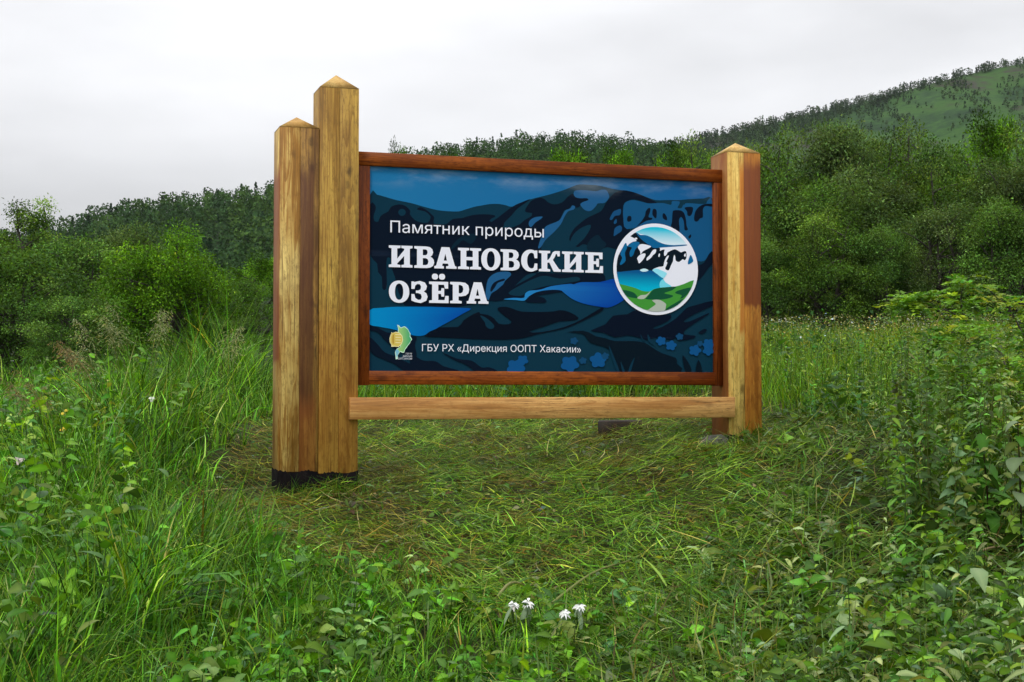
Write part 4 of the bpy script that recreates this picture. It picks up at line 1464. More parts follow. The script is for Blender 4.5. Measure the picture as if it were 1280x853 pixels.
# tall meadow grass on the left bank
acc = Acc()
P0_ = field(6600, 4.0, 18.0, -130, 520, 1.15, lambda x, y: tall_left(x, y) * (.3 + .7 * sstep(wob(x, y, 1.1, 5), -.9, .2)) * sstep(-x, 1.2, 1.6))
TK = 11
P, taz = tufts(P0_, TK, .075)
tv = np.repeat(np.exp(rng.normal(0, .32, (len(P0_), 1))), TK, 0)
th_ = np.repeat(rng.uniform(.5, 1.45, len(P0_)), TK)
n_ = len(P)
mound = np.interp(P[:, 1], [4, 6, 8, 10, 12, 14], [.40, .44, .44, .46, .60, .62]) * np.interp(640 + F * P[:, 0] / P[:, 1], [60, 190, 260], [.68, .88, 1.05]) * (1.05 + .32 * wob(P[:, 0], P[:, 1], 1.3, 2) + .22 * wob(P[:, 0], P[:, 1], 3.2, 9)) * sstep(xl(P[:, 1]) - P[:, 0], -.3, .55).clip(.4, 1)
blades(acc, P, taz + .5 * wob(P[:, 0], P[:, 1], .9, 7), mound * th_ * rng.uniform(.6, 1.25, n_), rng.uniform(.005, .014, n_), rng.uniform(.0, .35, n_), rng.uniform(.3, 2.3, n_), pick(GG, GW, n_, .48) * tv, 4)
tag(acc.build('tall_grass', M['grass']), kind='stuff')

acc = Acc()
P = clear_posts(field(1700, 4.2, 16.0, -130, 420, 1.15, lambda x, y: tall_left(x, y) * sstep(-x, 1.3, 1.7) * sstep(wob(x, y, 1.6, 9), -.4, .5)))
n_ = len(P)
herbs(acc, P, rng.uniform(.22, .55, n_), 12, rng.uniform(.07, .17, n_), HB, HW, .40)
tag(acc.build('left_bank_weeds', M['herb']), kind='stuff')


# lush foreground
def fore(x, y):
    e = .2 * wob(x, y, 2.0, 2)
    lo = np.interp(x, [-3, -1.6, -.8, 0.1, .7, 1.4, 3], [9, 7.4, 6.5, 5.95, 5.5, 5.2, 5.2])
    return (1 - sstep(y + e, lo - .25, lo + .3)) * sstep(xr(y) + .4 - x, -.3, .4)


acc = Acc()
P0_ = field(5200, 3.7, 8.0, -120, 1400, 1.6, lambda x, y: fore(x, y) * (.3 + .7 * sstep(wob(x, y, 2.3, 5), -.8, .3)))
P, taz = tufts(P0_, 9, .05)
tv = np.repeat(np.exp(rng.normal(0, .32, (len(P0_), 1))), 9, 0)
n_ = len(P)
hl = np.interp(P[:, 0], [-2.2, -1.5, -.9, -.2, 1], [.38, .32, .20, .12, .11]) * (1 + .35 * wob(P[:, 0], P[:, 1], 2.5, 4))
blades(acc, P, taz, hl * rng.uniform(.5, 1.4, n_), rng.uniform(.0035, .010, n_), rng.uniform(.0, .6, n_), rng.uniform(.3, 1.9, n_), pick(GG, GW, n_, .48) * tv, 4)
tag(acc.build('foreground_grass', M['grass']), kind='stuff')
acc = Acc()
P = field(2300, 3.8, 7.6, -120, 1400, 1.5, lambda x, y: fore(x, y) * sstep(wob(x, y, 2.6, 11), -.35, .5))
n_ = len(P)
herbs(acc, P, np.interp(P[:, 0], [-2.2, -1.2, 0], [.3, .2, .11]) * rng.uniform(.6, 1.3, n_), 8, rng.uniform(.05, .13, n_), HB, HW, .42)
tag(acc.build('foreground_weeds', M['herb']), kind='stuff')


# rough half-cut weeds on the right
def rough(x, y):
    e = .2 * wob(x, y, 1.9, 7)
    return sstep(x - xr(y) + e, -.75, -.1) * (1 - sstep(y + e, 10.2, 11.2))


acc = Acc()
P = clear_posts(field(34000, 4.0, 11.5, 560, 1420, 1.5, rough))
n_ = len(P)
P[:, 2] += rng.uniform(0, .09, n_)
blades(acc, P, rng.uniform(0, 6.28, n_), rng.uniform(.08, .34, n_), rng.uniform(.004, .011, n_), rng.uniform(1.0, 1.68, n_), rng.uniform(-.2, .9, n_), pick([(.06, .14, .010), (.115, .175, .030), (.16, .17, .06), (.08, .07, .020), (.04, .095, .010)], [4, 4, 1.6, 1.2, 3], n_, .5), 3, True)
P = clear_posts(field(3000, 4.0, 11.0, 560, 1420, 1.5, lambda x, y: rough(x, y) * sstep(wob(x, y, 2.0, 2), -.3, .5)))
n_ = len(P)
blades(acc, P, rng.uniform(0, 6.28, n_), rng.uniform(.08, .26, n_), rng.uniform(.005, .009, n_), rng.uniform(0, .35, n_), rng.uniform(0, .3, n_), pick([(.17, .25, .07), (.09, .18, .025), (.24, .25, .10)], [3, 3, 1.2], n_, .2), 2, taper=5)
tag(acc.build('half_cut_stalks', M['cut']), kind='stuff')
acc = Acc()
P = clear_posts(field(3400, 4.0, 11.5, 560, 1420, 1.4, lambda x, y: rough(x, y) * (.25 + .75 * sstep(wob(x, y, 1.8, 10), -.4, .5))))
n_ = len(P)
hh = np.interp(P[:, 0] - xr(P[:, 1]), [-.2, .3, .9, 1.6], [.07, .14, .26, .42]) * rng.uniform(.6, 1.35, n_)
herbs(acc, P, hh, 8, rng.uniform(.06, .15, n_), [(.050, .130, .012), (.090, .195, .018), (.19, .27, .11), (.045, .095, .018)], [3, 3, 1.6, 2], .30, droop=.45)
n2 = 3600
P = clear_posts(field(n2, 4.0, 10.5, 500, 1420, 1.5, lambda x, y: sstep(x - xr(y), -.8, .0)))
n_ = len(P)
P[:, 2] += rng.uniform(.02, .10, n_)
leaves8(acc, P, unit(rng.normal(0, 1, (n_, 3)) * [1, 1, .3]), unit(rng.normal(0, .5, (n_, 3)) + [0, 0, 1]), rng.uniform(.03, .10, n_), rng.uniform(.018, .05, n_), pick([(.045, .110, .012), (.075, .145, .026), (.12, .16, .07), (.13, .12, .03)], [5, 3, 1.2, .6], n_, .28))
tag(acc.build('right_side_weeds', M['herb']), kind='stuff')


acc = Acc()
P = field(620, 6.6, 11.0, 1090, 1420, 1.1, lambda x, y: sstep(x - .27 * y, -.15, .25))
n_ = len(P)
herbs(acc, P, rng.uniform(.35, .95, n_), 24, rng.uniform(.04, .10, n_), [(.060, .150, .014), (.100, .215, .022), (.160, .240, .080), (.045, .095, .020)], [3, 3, 1.6, 2], .36, droop=.5, stemc=(.07, .10, .03))
tag(acc.build('edge_weeds', M['herb']), kind='stuff')
acc = Acc()
fs = np.concatenate([rng.uniform(-.66, .02, 62), rng.uniform(2.34, 2.76, 34)])
fn = np.concatenate([.115 + .12 * rng.uniform(0, 1, 62) ** 1.6, .115 + .1 * rng.uniform(0, 1, 34) ** 1.6])
q = P0[None] + D_[None] * fs[:, None] + N_[None] * fn[:, None]
q[:, 2] = G(q[:, 0], q[:, 1])
P, taz = tufts(q, 7, .03)
n_ = len(P)
blades(acc, P, taz, rng.uniform(.05, .2, n_), rng.uniform(.003, .007, n_), rng.uniform(.1, .9, n_), rng.uniform(.2, 1.4, n_), pick(GG + [(.14, .13, .05)], GW + [3], n_, .35), 4)
tag(acc.build('grass_at_posts', M['grass']), kind='stuff')


# meadow behind and to the right
def meadow(x, y):
    e = .3 * wob(x, y, 1.2, 6)
    a = sstep(y + e, 12.4, 13.6)
    b = sstep(x - 1.95 + e, -.1, .35) * sstep(y + e, 9.6, 10.6)
    return np.maximum(a, b) * (1 - sstep(-x - .12 * y, .6, 1.2))


acc = Acc()
P = field(60000, 9.5, 36.0, 430, 1420, 1.05, lambda x, y: meadow(x, y) * (.3 + .7 * sstep(wob(x, y, .9, 5), -.9, .2)))
n_ = len(P)
hl = .40 * (1 + .35 * wob(P[:, 0], P[:, 1], .8, 4)) * (1 + .45 * wob(P[:, 0], P[:, 1], 2.6, 9)) * np.interp(P[:, 1], [9.5, 12, 20], [.55, .9, 1])
gold = sstep(P[:, 1], 12, 22)[:, None]
colm = pick([(.075, .180, .009), (.110, .225, .012), (.042, .110, .010), (.170, .250, .040)], [3, 3, 2, 1.4], n_, .42)
colg = pick([(.170, .260, .018), (.230, .280, .028), (.110, .200, .016), (.32, .32, .08)], [3, 2, 3, 1], n_, .38)
blades(acc, P, rng.uniform(0, 6.28, n_), hl * rng.uniform(.6, 1.3, n_), rng.uniform(.006, .011, n_) * np.interp(P[:, 1], [10, 34], [1, 2]), rng.uniform(0, .5, n_), rng.uniform(.2, 1.5, n_), np.where(rng.uniform(0, 1, (n_, 1)) < gold * .75, colg, colm), 3)
tag(acc.build('meadow_grass', M['grass']), kind='stuff')
acc = Acc()
P = field(9000, 9.6, 34.0, 430, 1420, 1.1, lambda x, y: meadow(x, y) * sstep(wob(x, y, 1.0, 12), -.45, .4))
n_ = len(P)
sp_ = wob(P[:, 0], P[:, 1], 1.5, 7) + .5 * wob(P[:, 0], P[:, 1], 4.0, 10)
for lo_, hi_, lf_, lw_, cl_ in ((-9, -.35, .085, .5, [(.040, .115, .016), (.055, .135, .030)]), (-.35, .3, .05, .32, [(.090, .215, .014), (.130, .260, .022)]), (.3, 9, .06, .25, [(.060, .165, .012), (.170, .270, .040)])):
    k_ = (sp_ > lo_) & (sp_ <= hi_)
    Pk = P[k_]
    m_ = len(Pk)
    herbs(acc, Pk, rng.uniform(.2, .55, m_) * (1 + .3 * wob(Pk[:, 0], Pk[:, 1], .9, 1)) * (1 + .45 * wob(Pk[:, 0], Pk[:, 1], 2.4, 3)), 13, lf_ * rng.uniform(.6, 1.3, m_), cl_, [1, 1], lw_, far=True)
tag(acc.build('meadow_herbs', M['herb']), kind='stuff')
acc = Acc()
P = field(9000, 13, 35.0, 900, 1420, 1.02, lambda x, y: sstep(x, 2, 3.5) * sstep(y, 14, 22))
n_ = len(P)
P[:, 2] += rng.uniform(.36, .62, n_)
s_ = rng.uniform(.015, .035, n_)
leaves4(acc, P, unit(rng.normal(0, 1, (n_, 3)) * [1, 1, .3]), np.tile([0, 0, 1.0], (n_, 1)) + rng.normal(0, .3, (n_, 3)), s_, s_, pick([(.30, .26, .05), (.42, .42, .34), (.22, .24, .06)], [3, 1.2, 3], n_, .2), .1)
tag(acc.build('meadow_blossom', M['petal']), kind='stuff')

# ------------------------------------------------------------------ single plants, each a thing
def on_ground(u, v):
    d = ray(u, v)
    k = np.linspace(3.2, 40, 3000) / d[1]
    p = EYE + d[None] * k[:, None]
    h = p[:, 2] - G(p[:, 0], p[:, 1])
    i = int(np.argmax(h < 0)) if (h < 0).any() else len(k) - 1
    q = p[i]
    return np.array([q[0], q[1], float(G(q[0], q[1]))])


def leaf_mesh(name, outline, col, nseg=6, fold=.12, arch=.35, teeth=0.0):
    """one leaf of length 1 along +x: outline(t) gives the half width; two strips either side of a sunken midrib"""
    V, Q = [], []
    t = np.linspace(0, 1, nseg + 1)
    for i, k in enumerate(t):
        w = outline(k) * (1 + teeth * (1 if i % 2 else -1))
        z = arch * (k * .6 - k * k)
        V += [(k, w, z + fold * w), (k, 0, z), (k, -w, z + fold * w)]
    for i in range(nseg):
        b = i * 3
        Q += [(b, b + 1, b + 4, b + 3), (b + 1, b + 2, b + 5, b + 4)]
    a = Acc()
    V = np.array(V)
    C = np.tile(np.array(col), (len(V), 1)) * np.where(np.arange(len(V)) % 3 == 1, 1.3, 1.0)[:, None]
    a.add(V, C, Q)
    return a.mesh(name, M['herb'], True)


lance = lambda k: .11 * math.sin(math.pi * min(1, k * .94 + .06)) ** .8 * (1.12 - .35 * k)
ovate = lambda k: .30 * (math.sin(math.pi * k ** .72) ** .75 if 0 < k < 1 else 0)
heart = lambda k: .46 * (math.sin(math.pi * (k * .86 + .14) ** .8) ** .8 if k < 1 else 0)
LM = {
    'lance': leaf_mesh('leaf_lance', lance, (.055, .130, .020), 6),
    'lance_pale': leaf_mesh('leaf_lance_pale', lance, (.20, .28, .17), 6),
    'ovate': leaf_mesh('leaf_ovate', ovate, (.044, .135, .012), 8, teeth=.10),
    'ovate_dark': leaf_mesh('leaf_ovate_dark', ovate, (.032, .085, .018), 8, teeth=.08),
    'heart': leaf_mesh('leaf_heart', heart, (.060, .145, .022), 7, arch=.5),
    'heart_pale': leaf_mesh('leaf_heart_pale', heart, (.14, .20, .10), 7, arch=.6),
    'yellow': leaf_mesh('leaf_yellow', heart, (.36, .42, .05), 7, arch=.5),
    'white': leaf_mesh('leaf_white', ovate, (.50, .55, .45), 6, arch=.3),
}


def put_leaf(par, kind, loc, yaw, pitch, roll, size):
    o = bpy.data.objects.new('leaf', LM[kind])
    COL.objects.link(o)
    o.parent = par
    o.location = loc
    o.rotation_euler = (roll, -pitch, yaw)
    o.scale = (size, size, size)
    return o


def weed(name, u, v, h, nleaf, size, kinds, label, cat, seed, lean=(0, 0), stemc=(.06, .11, .03), stem_r=.004, low=.15, whorl=False, pitch=(.1, .7), group=None, dv=0):
    r = np.random.default_rng(seed)
    p = on_ground(u, v)
    o = empty(name, p.tolist(), 0)
    tag(o, label, cat, group)
    k = np.linspace(0, 1, 8)[:, None]
    top = np.array([lean[0], lean[1], h])
    S = top * k + np.concatenate([np.array(lean)[None] * (k * k - k), -.1 * (1 - k)], 1)
    a = Acc()
    tube(a, S, stem_r * (1 - .7 * k[:, 0]), stemc, 5)
    a.build('stem', M['herb'], o, True)
    for i in range(nleaf):
        f = low + (1 - low) * i / max(1, nleaf - 1)
        q = S[min(7, int(f * 7))] * (1 - (f * 7) % 1) + S[min(7, int(f * 7) + 1)] * ((f * 7) % 1)
        yaw = i * 2.4 + r.uniform(-.4, .4) if not whorl else i * math.pi / 2 * 1.03 + (i // 2) * .8 + r.uniform(-.2, .2)
        put_leaf(o, kinds[r.integers(0, len(kinds))], q.tolist(), yaw, r.uniform(*pitch), r.uniform(-.35, .35), size * (1.15 - .5 * f) * r.uniform(.75, 1.2))
    return o


weed('nettle', 118, 838, .46, 14, .125, ['ovate'], 'nettle with broad toothed leaves in the near corner of the tall grass', 'weed', 1, (.05, -.03), whorl=True)
weed('nettle', 182, 800, .40, 12, .11, ['ovate'], 'shorter nettle beside the cut area, next to the toothed nettle in the corner', 'weed', 2, (-.02, -.04), whorl=True)
weed('nettle', 40, 760, .50, 12, .10, ['ovate_dark'], 'dark leaved nettle in the tall grass at the edge of the photo', 'weed', 3, (.03, 0), whorl=True)
weed('sow_thistle', 200, 700, .40, 7, .22, ['lance_pale', 'lance'], 'weed with long pale lance leaves at the border of the tall grass', 'weed', 4, (.04, -.02), pitch=(.2, .9))
weed('willowherb', 1064, 838, .36, 15, .125, ['lance'], 'willowherb with narrow drooping leaves in front of the cut weeds', 'weed', 5, (-.02, -.04), pitch=(-.7, .3))
weed('willowherb', 1012, 812, .24, 10, .09, ['lance'], 'short willowherb between the cut stalks and the taller willowherb', 'weed', 6, (-.03, .0), pitch=(-.5, .4))
weed('bramble', 1118, 772, .22, 7, .12, ['heart'], 'low bramble with three broad light green leaves among cut stalks', 'weed', 7, (.03, -.03), pitch=(.0, .4), low=.5)
weed('dock', 1176, 838, .30, 8, .16, ['ovate', 'ovate_dark'], 'dock plant with upright oval leaves near the bottom of the photo', 'weed', 8, (.02, -.02), pitch=(.3, 1.0))
weed('burdock', 1238, 690, .60, 18, .13, ['ovate_dark', 'ovate'], 'tall burdock with big drooping leaves on a dark stem below the sapling', 'weed', 9, (-.05, -.03), stemc=(.045, .028, .018), stem_r=.007, pitch=(-.9, -.1), low=.35)
weed('burdock', 1278, 715, .66, 18, .13, ['ovate_dark', 'heart_pale', 'ovate'], 'burdock with greyish hanging leaves at the edge of the photo', 'weed', 10, (-.03, -.05), stemc=(.05, .035, .02), stem_r=.007, pitch=(-.9, -.1), low=.3)
weed('bindweed', 1190, 640, .34, 9, .10, ['heart', 'heart_pale'], 'pale heart leaved weed standing in the half cut stalks', 'weed', 11, (.02, 0), pitch=(-.2, .5))
weed('mugwort', 440, 800, .24, 11, .085, ['ovate', 'heart_pale'], 'low weed with pale undersides showing in the bright foreground grass', 'weed', 12, (.02, -.02))
weed('mugwort', 375, 765, .24, 10, .09, ['ovate', 'heart'], 'bright leafy weed just behind the pale leaved one in the foreground grass', 'weed', 13, (-.02, -.02))
weed('mugwort', 735, 790, .20, 9, .075, ['ovate', 'lance'], 'low weed beside the white stubs in the foreground', 'weed', 14, (.01, -.02))
weed('mugwort', 905, 835, .18, 9, .085, ['ovate', 'heart'], 'low broad leaved weed by the yellow leaves near the bottom of the photo', 'weed', 15, (.0, -.02))
weed('lupin', 985, 500, .45, 26, .085, ['ovate_dark', 'ovate'], 'dark leafy herb clump in the meadow, close behind the single post', 'weed', 16, (0, 0), low=.1)
weed('lupin', 1075, 520, .42, 26, .085, ['ovate_dark'], 'dark leafy herb clump in the open meadow', 'weed', 17, (0, 0), low=.1)
weed('lupin', 1140, 560, .40, 26, .085, ['ovate', 'heart'], 'light green herb clump between the meadow and the burdocks', 'weed', 18, (0, 0), low=.1)

# upright tuft in front of the short post
p = on_ground(318, 716)
o = empty('grass_tuft', p.tolist(), 0)
tag(o, 'upright tuft of broad bright grass blades standing in front of the short post', 'grass tuft')
for i in range(15):
    a = Acc()
    b = rng.normal(0, .016, 2)
    blades(a, np.array([[b[0], b[1], -.03]]), np.array([rng.uniform(0, 6.28)]), np.array([rng.uniform(.30, .52)]), np.array([rng.uniform(.011, .018)]), np.array([rng.uniform(0, .22)]), np.array([rng.uniform(.1, .8)]), pick(GG, GW, 1, .2), 6)
    a.build('blade', M['grass'], o)


def panicle(u, v, Y, lean, label, seed, cat='grass', n_c=4, col=(.34, .37, .19)):
    """flowering grass: arching culms with a loose drooping seed head, and a few leaves"""
    r = np.random.default_rng(seed)
    x = (u - 640) / F * Y
    p = np.array([x, Y, float(G(x, Y))])
    h = (at(u, v, Y)[2] - p[2]) * 1.22
    o = empty('seeding_grass', p.tolist(), 0)
    tag(o, label, cat, 'grasses in seed on the left bank')
    for i in range(n_c):
        k = np.linspace(0, 1, 14)[:, None]
        L = lean * r.uniform(.6, 1.3)
        hh = h * r.uniform(.8, 1.1)
        dirn = np.array([r.uniform(.5, 1) * np.sign(lean), r.uniform(-.5, .3)])
        S = np.concatenate([dirn[None] * abs(L) * k ** 2.4, hh * (k - .22 * k ** 3.5) - .05 * (1 - k)], 1) + np.array([*r.normal(0, .05, 2), 0])
        a = Acc()
        tube(a, S, .0026 * (1 - .6 * k[:, 0]), (.14, .17, .05), 4)
        c = a.build('culm', M['cut'], o)
        a = Acc()
        n_ = 70
        f = r.uniform(.66, 1.0, n_)
        idx = f * 13
        b = np.minimum(idx.astype(int), 12)
        base = S[b] * (1 - (idx - b))[:, None] + S[b + 1] * (idx - b)[:, None]
        sp = (1.05 - f) * .28 + .01
        ang = r.uniform(0, 6.28, n_)
        pos = base + np.stack([np.cos(ang) * sp * r.uniform(.2, 1, n_), np.sin(ang) * sp * .7, -sp * r.uniform(.0, .6, n_)], -1)
        leaves4(a, pos, unit(np.stack([np.cos(ang), np.sin(ang), np.full(n_, -.6)], -1)), unit(r.normal(0, 1, (n_, 3))), r.uniform(.012, .024, n_), np.full(n_, .005), vary(col, n_, .2), .1)
        for q in range(0, n_, 3):
            tube(a, [base[q], (base[q] + pos[q]) / 2 + [0, 0, .01], pos[q]], .0012, col, 3)
        sh = a.build('seed_head', M['cut'], o)
        sh['kind'] = 'stuff'
    return o


panicle(135, 405, 9.6, -.30, 'pale seeding grass nodding outwards below the dark bushes, farthest from the post', 31)
panicle(160, 385, 10.2, -.24, 'tall pale seeding grass with drooping heads against the dark bush', 32)
panicle(195, 378, 10.6, .22, 'seeding grass arching towards the post against the bright round willow', 33)
panicle(285, 410, 11.0, .18, 'short seeding grass arching towards the short post', 34)
panicle(60, 465, 8.6, -.25, 'seeding grass with brownish heads low in the tall grass near the photo edge', 35, col=(.26, .20, .10))
panicle(115, 430, 9.4, -.28, 'brownish seeding grass standing in the middle of the tall grass', 36, col=(.28, .21, .10))


def umbel(u, vtop, Y, label, seed, col=(.42, .46, .34), size=.055):
    r = np.random.default_rng(seed)
    x = (u - 640) / F * Y
    z0 = float(G(x, Y))
    h = max(.3, at(u, vtop, Y)[2] - z0)
    o = empty('umbel_flower', (x, Y, z0), r.uniform(0, 6))
    tag(o, label, 'wild flower', 'cream umbels in the meadow')
    a = Acc()
    k = np.linspace(0, 1, 6)[:, None]
    tube(a, np.concatenate([.03 * k * k, .02 * k, h * k - .05 * (1 - k)], 1), .005, (.06, .12, .03), 5)
    a.build('stem', M['herb'], o)
    a = Acc()
    n_ = 90
    ang, q = r.uniform(0, 6.28, n_), np.sqrt(r.uniform(0, 1, n_)) * size * r.uniform(.9, 1.2)
    pos = np.stack([.03 + np.cos(ang) * q, .02 + np.sin(ang) * q, h + .012 - q * q * 2.0 + r.normal(0, .003, n_)], -1)
    leaves4(a, pos, unit(np.stack([np.cos(ang), np.sin(ang), np.zeros(n_)], -1)), np.tile([0, 0, 1.], (n_, 1)) + r.normal(0, .2, (n_, 3)), np.full(n_, .014), np.full(n_, .012), vary(col, n_, .12, .04), .05)
    for i in range(9):
        t = i / 9 * 6.28
        tube(a, [(.03, .02, h - .05), (.03 + math.cos(t) * size * .7, .02 + math.sin(t) * size * .7, h + .005)], .002, (.07, .13, .04), 3)
    a.build('flower_head', M['petal'], o)
    for i in range(3):
        put_leaf(o, 'ovate', (0, 0, h * (.2 + .2 * i)), r.uniform(0, 6), .5, 0, .14)


umbel(975, 403, 15, 'large flat cream umbel nearest the single post', 41, size=.085)
for i, (u, v, Y, lb) in enumerate([(1062, 406, 24, 'small cream umbel in front of the mid green willow shrub'), (1098, 398, 25, 'cream umbel rising highest at the far edge of the meadow'), (1112, 404, 22, 'cream umbel just beside the highest one at the far meadow edge'),
                                   (1135, 406, 25, 'small cream umbel before the pale willow shrub'), (1168, 402, 24, 'cream umbel close to the tip of the sapling'), (1015, 410, 23, 'small cream umbel between the single post and the open meadow'), (1200, 470, 14, 'cream umbel half hidden by the sapling leaves')]):
    umbel(u, v, Y, lb, 50 + i)


def bloom(name, u, v, Y, col, label, n_=8, r0=.012, seed=1, cat='wild flower'):
    """small flower on a thin stem, n petals round a centre"""
    r = np.random.default_rng(seed)
    q = at(u, v, Y)
    z0 = float(G(q[0], q[1]))
    o = empty(name, (q[0], q[1], z0), 0)
    tag(o, label, cat)
    h = q[2] - z0
    a = Acc()
    tube(a, [(.02, 0, -.05), (.005, 0, h * .5), (0, 0, h)], .003, (.06, .12, .03), 4)
    a.build('stem', M['herb'], o)
    a = Acc()
    for c in range(3):
        cc = np.array([r.normal(0, r0 * .9), r.normal(0, r0 * .7), h + r.normal(0, r0 * .6)])
        ang = np.arange(n_) / n_ * 6.28
        d = unit(np.stack([np.cos(ang), .6 * np.sin(ang), .8 * np.sin(ang)], -1) + r.normal(0, .12, (n_, 3)))
        leaves4(a, np.tile(cc, (n_, 1)), d, np.tile([0, -.8, .6], (n_, 1)), np.full(n_, r0), np.full(n_, r0 * .7), vary(col, n_, .1, .03), .1)
    a.build('flower_head', M['petal'], o)


bloom('yellow_flower', 84, 515, 8.4, (.50, .40, .03), 'small yellow flower high in the tall grass', seed=61)
bloom('yellow_flower', 80, 537, 8.2, (.48, .33, .02), 'orange yellow flower just below the other yellow one in the tall grass', seed=62)
bloom('white_flower', 187, 499, 9.0, (.60, .64, .52), 'single white flower in the tall grass between the yellow flowers and the short post', seed=63)
bloom('pale_flower', 24, 575, 7.6, (.50, .42, .40), 'faded whitish pink flower cluster at the edge of the photo', r0=.018, seed=64)

# yellow and white scraps lying on the mown ground
for i, (u, v, kind, sz, lb) in enumerate([(828, 716, 'yellow', .055, 'yellow green leaf lying on the cut ground, the farther of two'), (885, 779, 'yellow', .058, 'yellow green leaf lying nearer the bottom of the photo'),
                                          (523, 628, 'white', .045, 'whitish leaf scrap lying between the tall post and the open ground'), (612, 632, 'white', .04, 'whitish leaf scrap lying below the beam'),
                                          (592, 670, 'white', .045, 'pale leaf scrap on the cut grass in front of the beam'), (128, 838, 'white', .06, 'pale leaf lying at the foot of the corner nettle')]):
    p = on_ground(u, v)
    o = put_leaf(None, kind, (p[0], p[1], p[2] + .06), rng.uniform(0, 6), .25, .3, sz)
    o.name = 'fallen_leaf'
    tag(o, lb, 'leaf')


def droop_flower(u, v, label, seed):
    """small white flower head of ragged petals over hanging pale leaves"""
    r = np.random.default_rng(seed)
    p = on_ground(u, v)
    o = empty('white_flower', p.tolist(), r.uniform(-.4, .4))
    tag(o, label, 'wild flower', 'white flowers in the foreground')
    a = Acc()
    h = r.uniform(.13, .16)
    tube(a, [(0, .03, -.03), (0, .012, h * .7), (0, 0, h), (.004, -.015, h + .008), (.006, -.026, h - .004)], .004, (.10, .17, .05), 6)
    a.build('stem', M['herb'], o, True)
    a = Acc()
    n_ = 16
    ang = np.arange(n_) / n_ * 12.56 + r.normal(0, .2, n_)
    cc = np.tile([.006, -.028, h], (n_, 1)) + r.normal(0, .003, (n_, 3))
    d = unit(np.stack([np.cos(ang), np.sin(ang) * .7 - .3, r.uniform(-.9, .5, n_)], -1))
    leaves8(a, cc, d, np.tile([0, -.8, .6], (n_, 1)) + r.normal(0, .3, (n_, 3)), r.uniform(.016, .03, n_), r.uniform(.009, .014, n_), vary((.58, .62, .58), n_, .1, .02), .12, .4)
    a.build('flower_head', M['petal'], o)
    for i in range(4):
        put_leaf(o, 'lance_pale', (0, -.004, h * .92), -1.57 + r.uniform(-1.3, 1.3), r.uniform(-1.5, -.9), r.uniform(-.6, .6), r.uniform(.06, .11))


for i, (u, v, lb) in enumerate([(641, 805, 'small white flower over hanging pale leaves, end of the row nearer the tall post'), (660, 800, 'small white flower close beside the end one, over hanging pale leaves'),
                                (701, 808, 'small white flower nearest the bottom of the photo, apart from the close pair'), (722, 803, 'small white flower ending the foreground row towards the single post')]):
    droop_flower(u, v, lb, 70 + i)

# long fallen stalks on the cut ground
for i, (u0, v0, u1, v1, w, c, lb) in enumerate([
        (690, 778, 820, 690, .006, (.22, .25, .08), 'long pale green stalk lying across the cut grass below the beam'), (622, 770, 668, 742, .007, (.28, .28, .12), 'short thick straw stalk lying by the white ended stems'),
        (1000, 690, 1040, 745, .005, (.20, .25, .07), 'yellow green stalk lying in the weeds in front of the single post'), (1195, 735, 1282, 690, .008, (.30, .24, .13), 'dry brown stalk lying beside the burdocks'),
        (170, 680, 330, 790, .004, (.14, .12, .05), 'thin dark stalk lying through the foreground weeds near the nettles'), (280, 640, 410, 590, .005, (.16, .19, .06), 'stalk lying on the cut ground in front of the black post feet')]):
    a_, b_ = on_ground(u0, v0), on_ground(u1, v1)
    o = empty('fallen_stalk', a_.tolist(), 0)
    tag(o, lb, 'stalk')
    k = np.linspace(0, 1, 10)[:, None]
    S = (b_ - a_) * k
    S[:, 2] = G(a_[0] + S[:, 0], a_[1] + S[:, 1]) - a_[2] + .075 + .03 * np.sin(k[:, 0] * 5)
    a = Acc()
    tube(a, S, w * (1 - .5 * k[:, 0]), c, 5)
    a.build('stem', M['cut'], o, True)
    put_leaf(o, 'lance', S[5].tolist(), rng.uniform(0, 6), .2, 0, .12)

# grey stone at the foot of the single post
p = on_ground(893, 560)
a = Acc()
th = np.linspace(0, 2 * math.pi, 13)[:-1]
V, Q = [], []
for j, (zz, rr) in enumerate([(-.03, .085), (.02, .10), (.055, .085), (.078, .045)]):
    for t in th:
        q = rr * (1 + .18 * math.sin(3 * t + j) + rng.normal(0, .05))
        V.append((q * math.cos(t), q * .75 * math.sin(t), zz + rng.normal(0, .006)))
V.append((0, 0, .085))
for j in range(3):
    for i in range(12):
        Q.append((j * 12 + i, j * 12 + (i + 1) % 12, (j + 1) * 12 + (i + 1) % 12, (j + 1) * 12 + i))
a.add(V, (.13, .125, .12), Q, [(36 + i, 36 + (i + 1) % 12, 48) for i in range(12)])
m, n, l, p_ = new_mat('stone')
st_ = NT(m)
l.new(st_.ramp(st_.noise(n.new('ShaderNodeTexCoord').outputs['Object'], 18, 5, .6), [(.3, (.03, .03, .026)), (.7, (.12, .115, .10))]), p_.inputs['Base Color'])
p_.inputs['Roughness'].default_value = .9
o = a.build('stone', m, None, True, p.tolist())
tag(o, 'grey rounded stone half sunk in the ground against the single post', 'stone')

# young tree arching in from the edge of the photo
SY = 8.2
base = np.array([(1325 - 640) / F * SY, SY, 0])
base[2] = float(G(base[0], SY))
sap = empty('sapling', base.tolist(), 0)
tag(sap, 'young tree with feathery light green leaves arching over the meadow from the photo edge', 'sapling')
wood = Acc()
twigs = []


def limb(pix, r0):
    P = np.array([at(u, v, SY + dy) - base for u, v, dy in pix])
    t = np.linspace(0, 1, len(P))
    k = np.linspace(0, 1, 14)
    S = np.stack([np.interp(k, t, P[:, i]) for i in range(3)], -1)
    tube(wood, S, r0 * (1 - .75 * k), (1, 1, 1), 6)
    twigs.append(S)
    return S


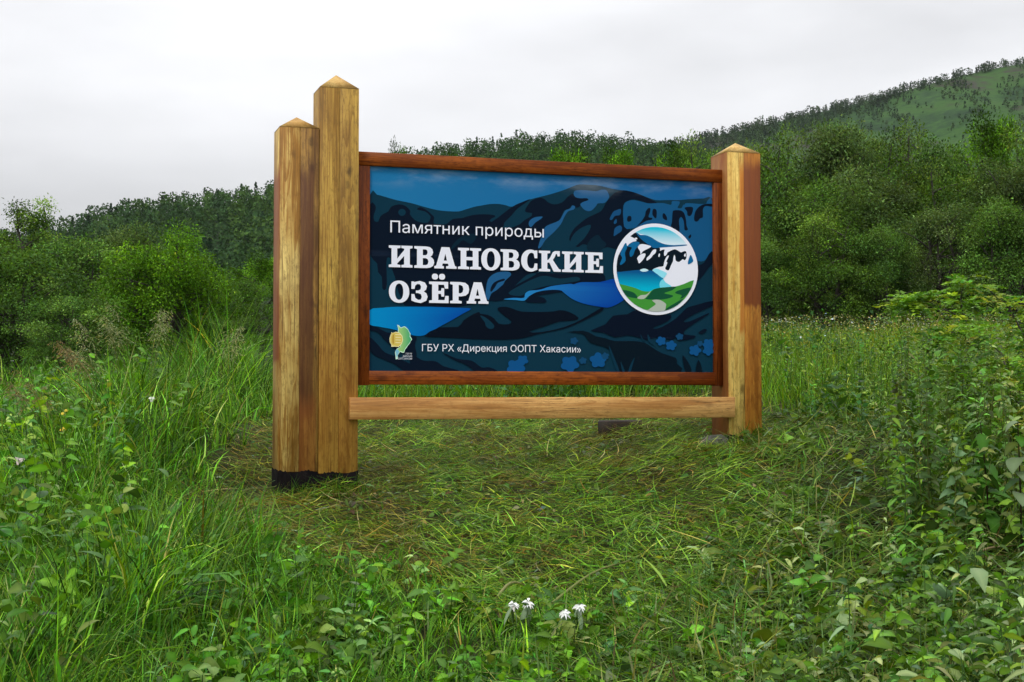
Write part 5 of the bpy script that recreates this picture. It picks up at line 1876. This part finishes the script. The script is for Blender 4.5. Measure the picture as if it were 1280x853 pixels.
B0 = base + [0, 0, -.05]
limb([(1318, 560, 0), (1270, 500, -.2), (1225, 470, -.3), (1180, 462, -.4)], .006)
limb([(1318, 560, 0), (1295, 520, -.3), (1262, 520, -.4), (1235, 530, -.5)], .005)
main = limb([(1325, 640, 0), (1318, 560, 0), (1290, 490, -.05), (1250, 440, -.1), (1205, 398, -.15), (1165, 380, -.2)], .014)
limb([(1290, 490, -.05), (1285, 430, .1), (1262, 385, .15), (1235, 362, .2)], .008)
limb([(1285, 440, .1), (1300, 395, .2), (1310, 370, .3)], .007)
limb([(1250, 440, -.1), (1225, 420, -.3), (1190, 415, -.35), (1160, 425, -.4)], .006)
limb([(1205, 398, -.15), (1200, 370, -.05), (1208, 350, 0)], .005)
limb([(1250, 440, -.1), (1262, 470, -.3), (1230, 480, -.45)], .006)
limb([(1165, 380, -.2), (1140, 376, -.25), (1128, 382, -.3)], .004)
wood.build('trunk', M['bark'], sap, True)
fol = Acc()
for S in twigs:
    for i in range(3, 14):
        for rep in range(5):
            b = S[i] + rng.normal(0, .008, 3)
            ang = rng.uniform(0, 6.28)
            dv = unit(np.array([[math.cos(ang), math.sin(ang) * .8, rng.uniform(-.55, .75)]]))[0]
            L = rng.uniform(.09, .19)
            k = np.linspace(.15, 1, 8)
            mid = b + dv * L * k[:, None] + np.array([0, 0, -.25])[None] * (L * k[:, None] ** 2)
            sd = unit(np.cross(dv, [0, 0, 1.0])[None])[0]
            col = pick([(.12, .26, .018), (.18, .32, .03), (.075, .18, .015), (.27, .35, .06)], [3, 3, 2, 1.4], 1, .25)
            for sgn in (-1, 1):
                d = unit(np.tile(sd * sgn + dv * .6, (8, 1)) + rng.normal(0, .15, (8, 3)))
                leaves4(fol, mid, d, np.tile([0, -.3, .9], (8, 1)) + rng.normal(0, .5, (8, 3)), .042 * (1.15 - .55 * k) * rng.uniform(.8, 1.2, 8), np.full(8, .015), np.tile(col, (8, 1)) * np.exp(rng.normal(0, .12, (8, 1))), .15)
fol.build('foliage', M['herb'], sap)



# ------------------------------------------------------------------ thin damp air
a = Acc()
box(a, (-2600, -60, -30), (3200, 1700, 420))
hz = a.build('haze', None)
m = bpy.data.materials.new('damp_air')
m.use_nodes = True
m.node_tree.nodes.clear()
o_ = m.node_tree.nodes.new('ShaderNodeOutputMaterial')
v_ = m.node_tree.nodes.new('ShaderNodeVolumePrincipled')
v_.inputs['Color'].default_value = (.86, .90, .97, 1)
v_.inputs['Density'].default_value = 0.00004
m.node_tree.links.new(v_.outputs[0], o_.inputs['Volume'])
hz.data.materials.append(m)
hz['kind'] = 'stuff'
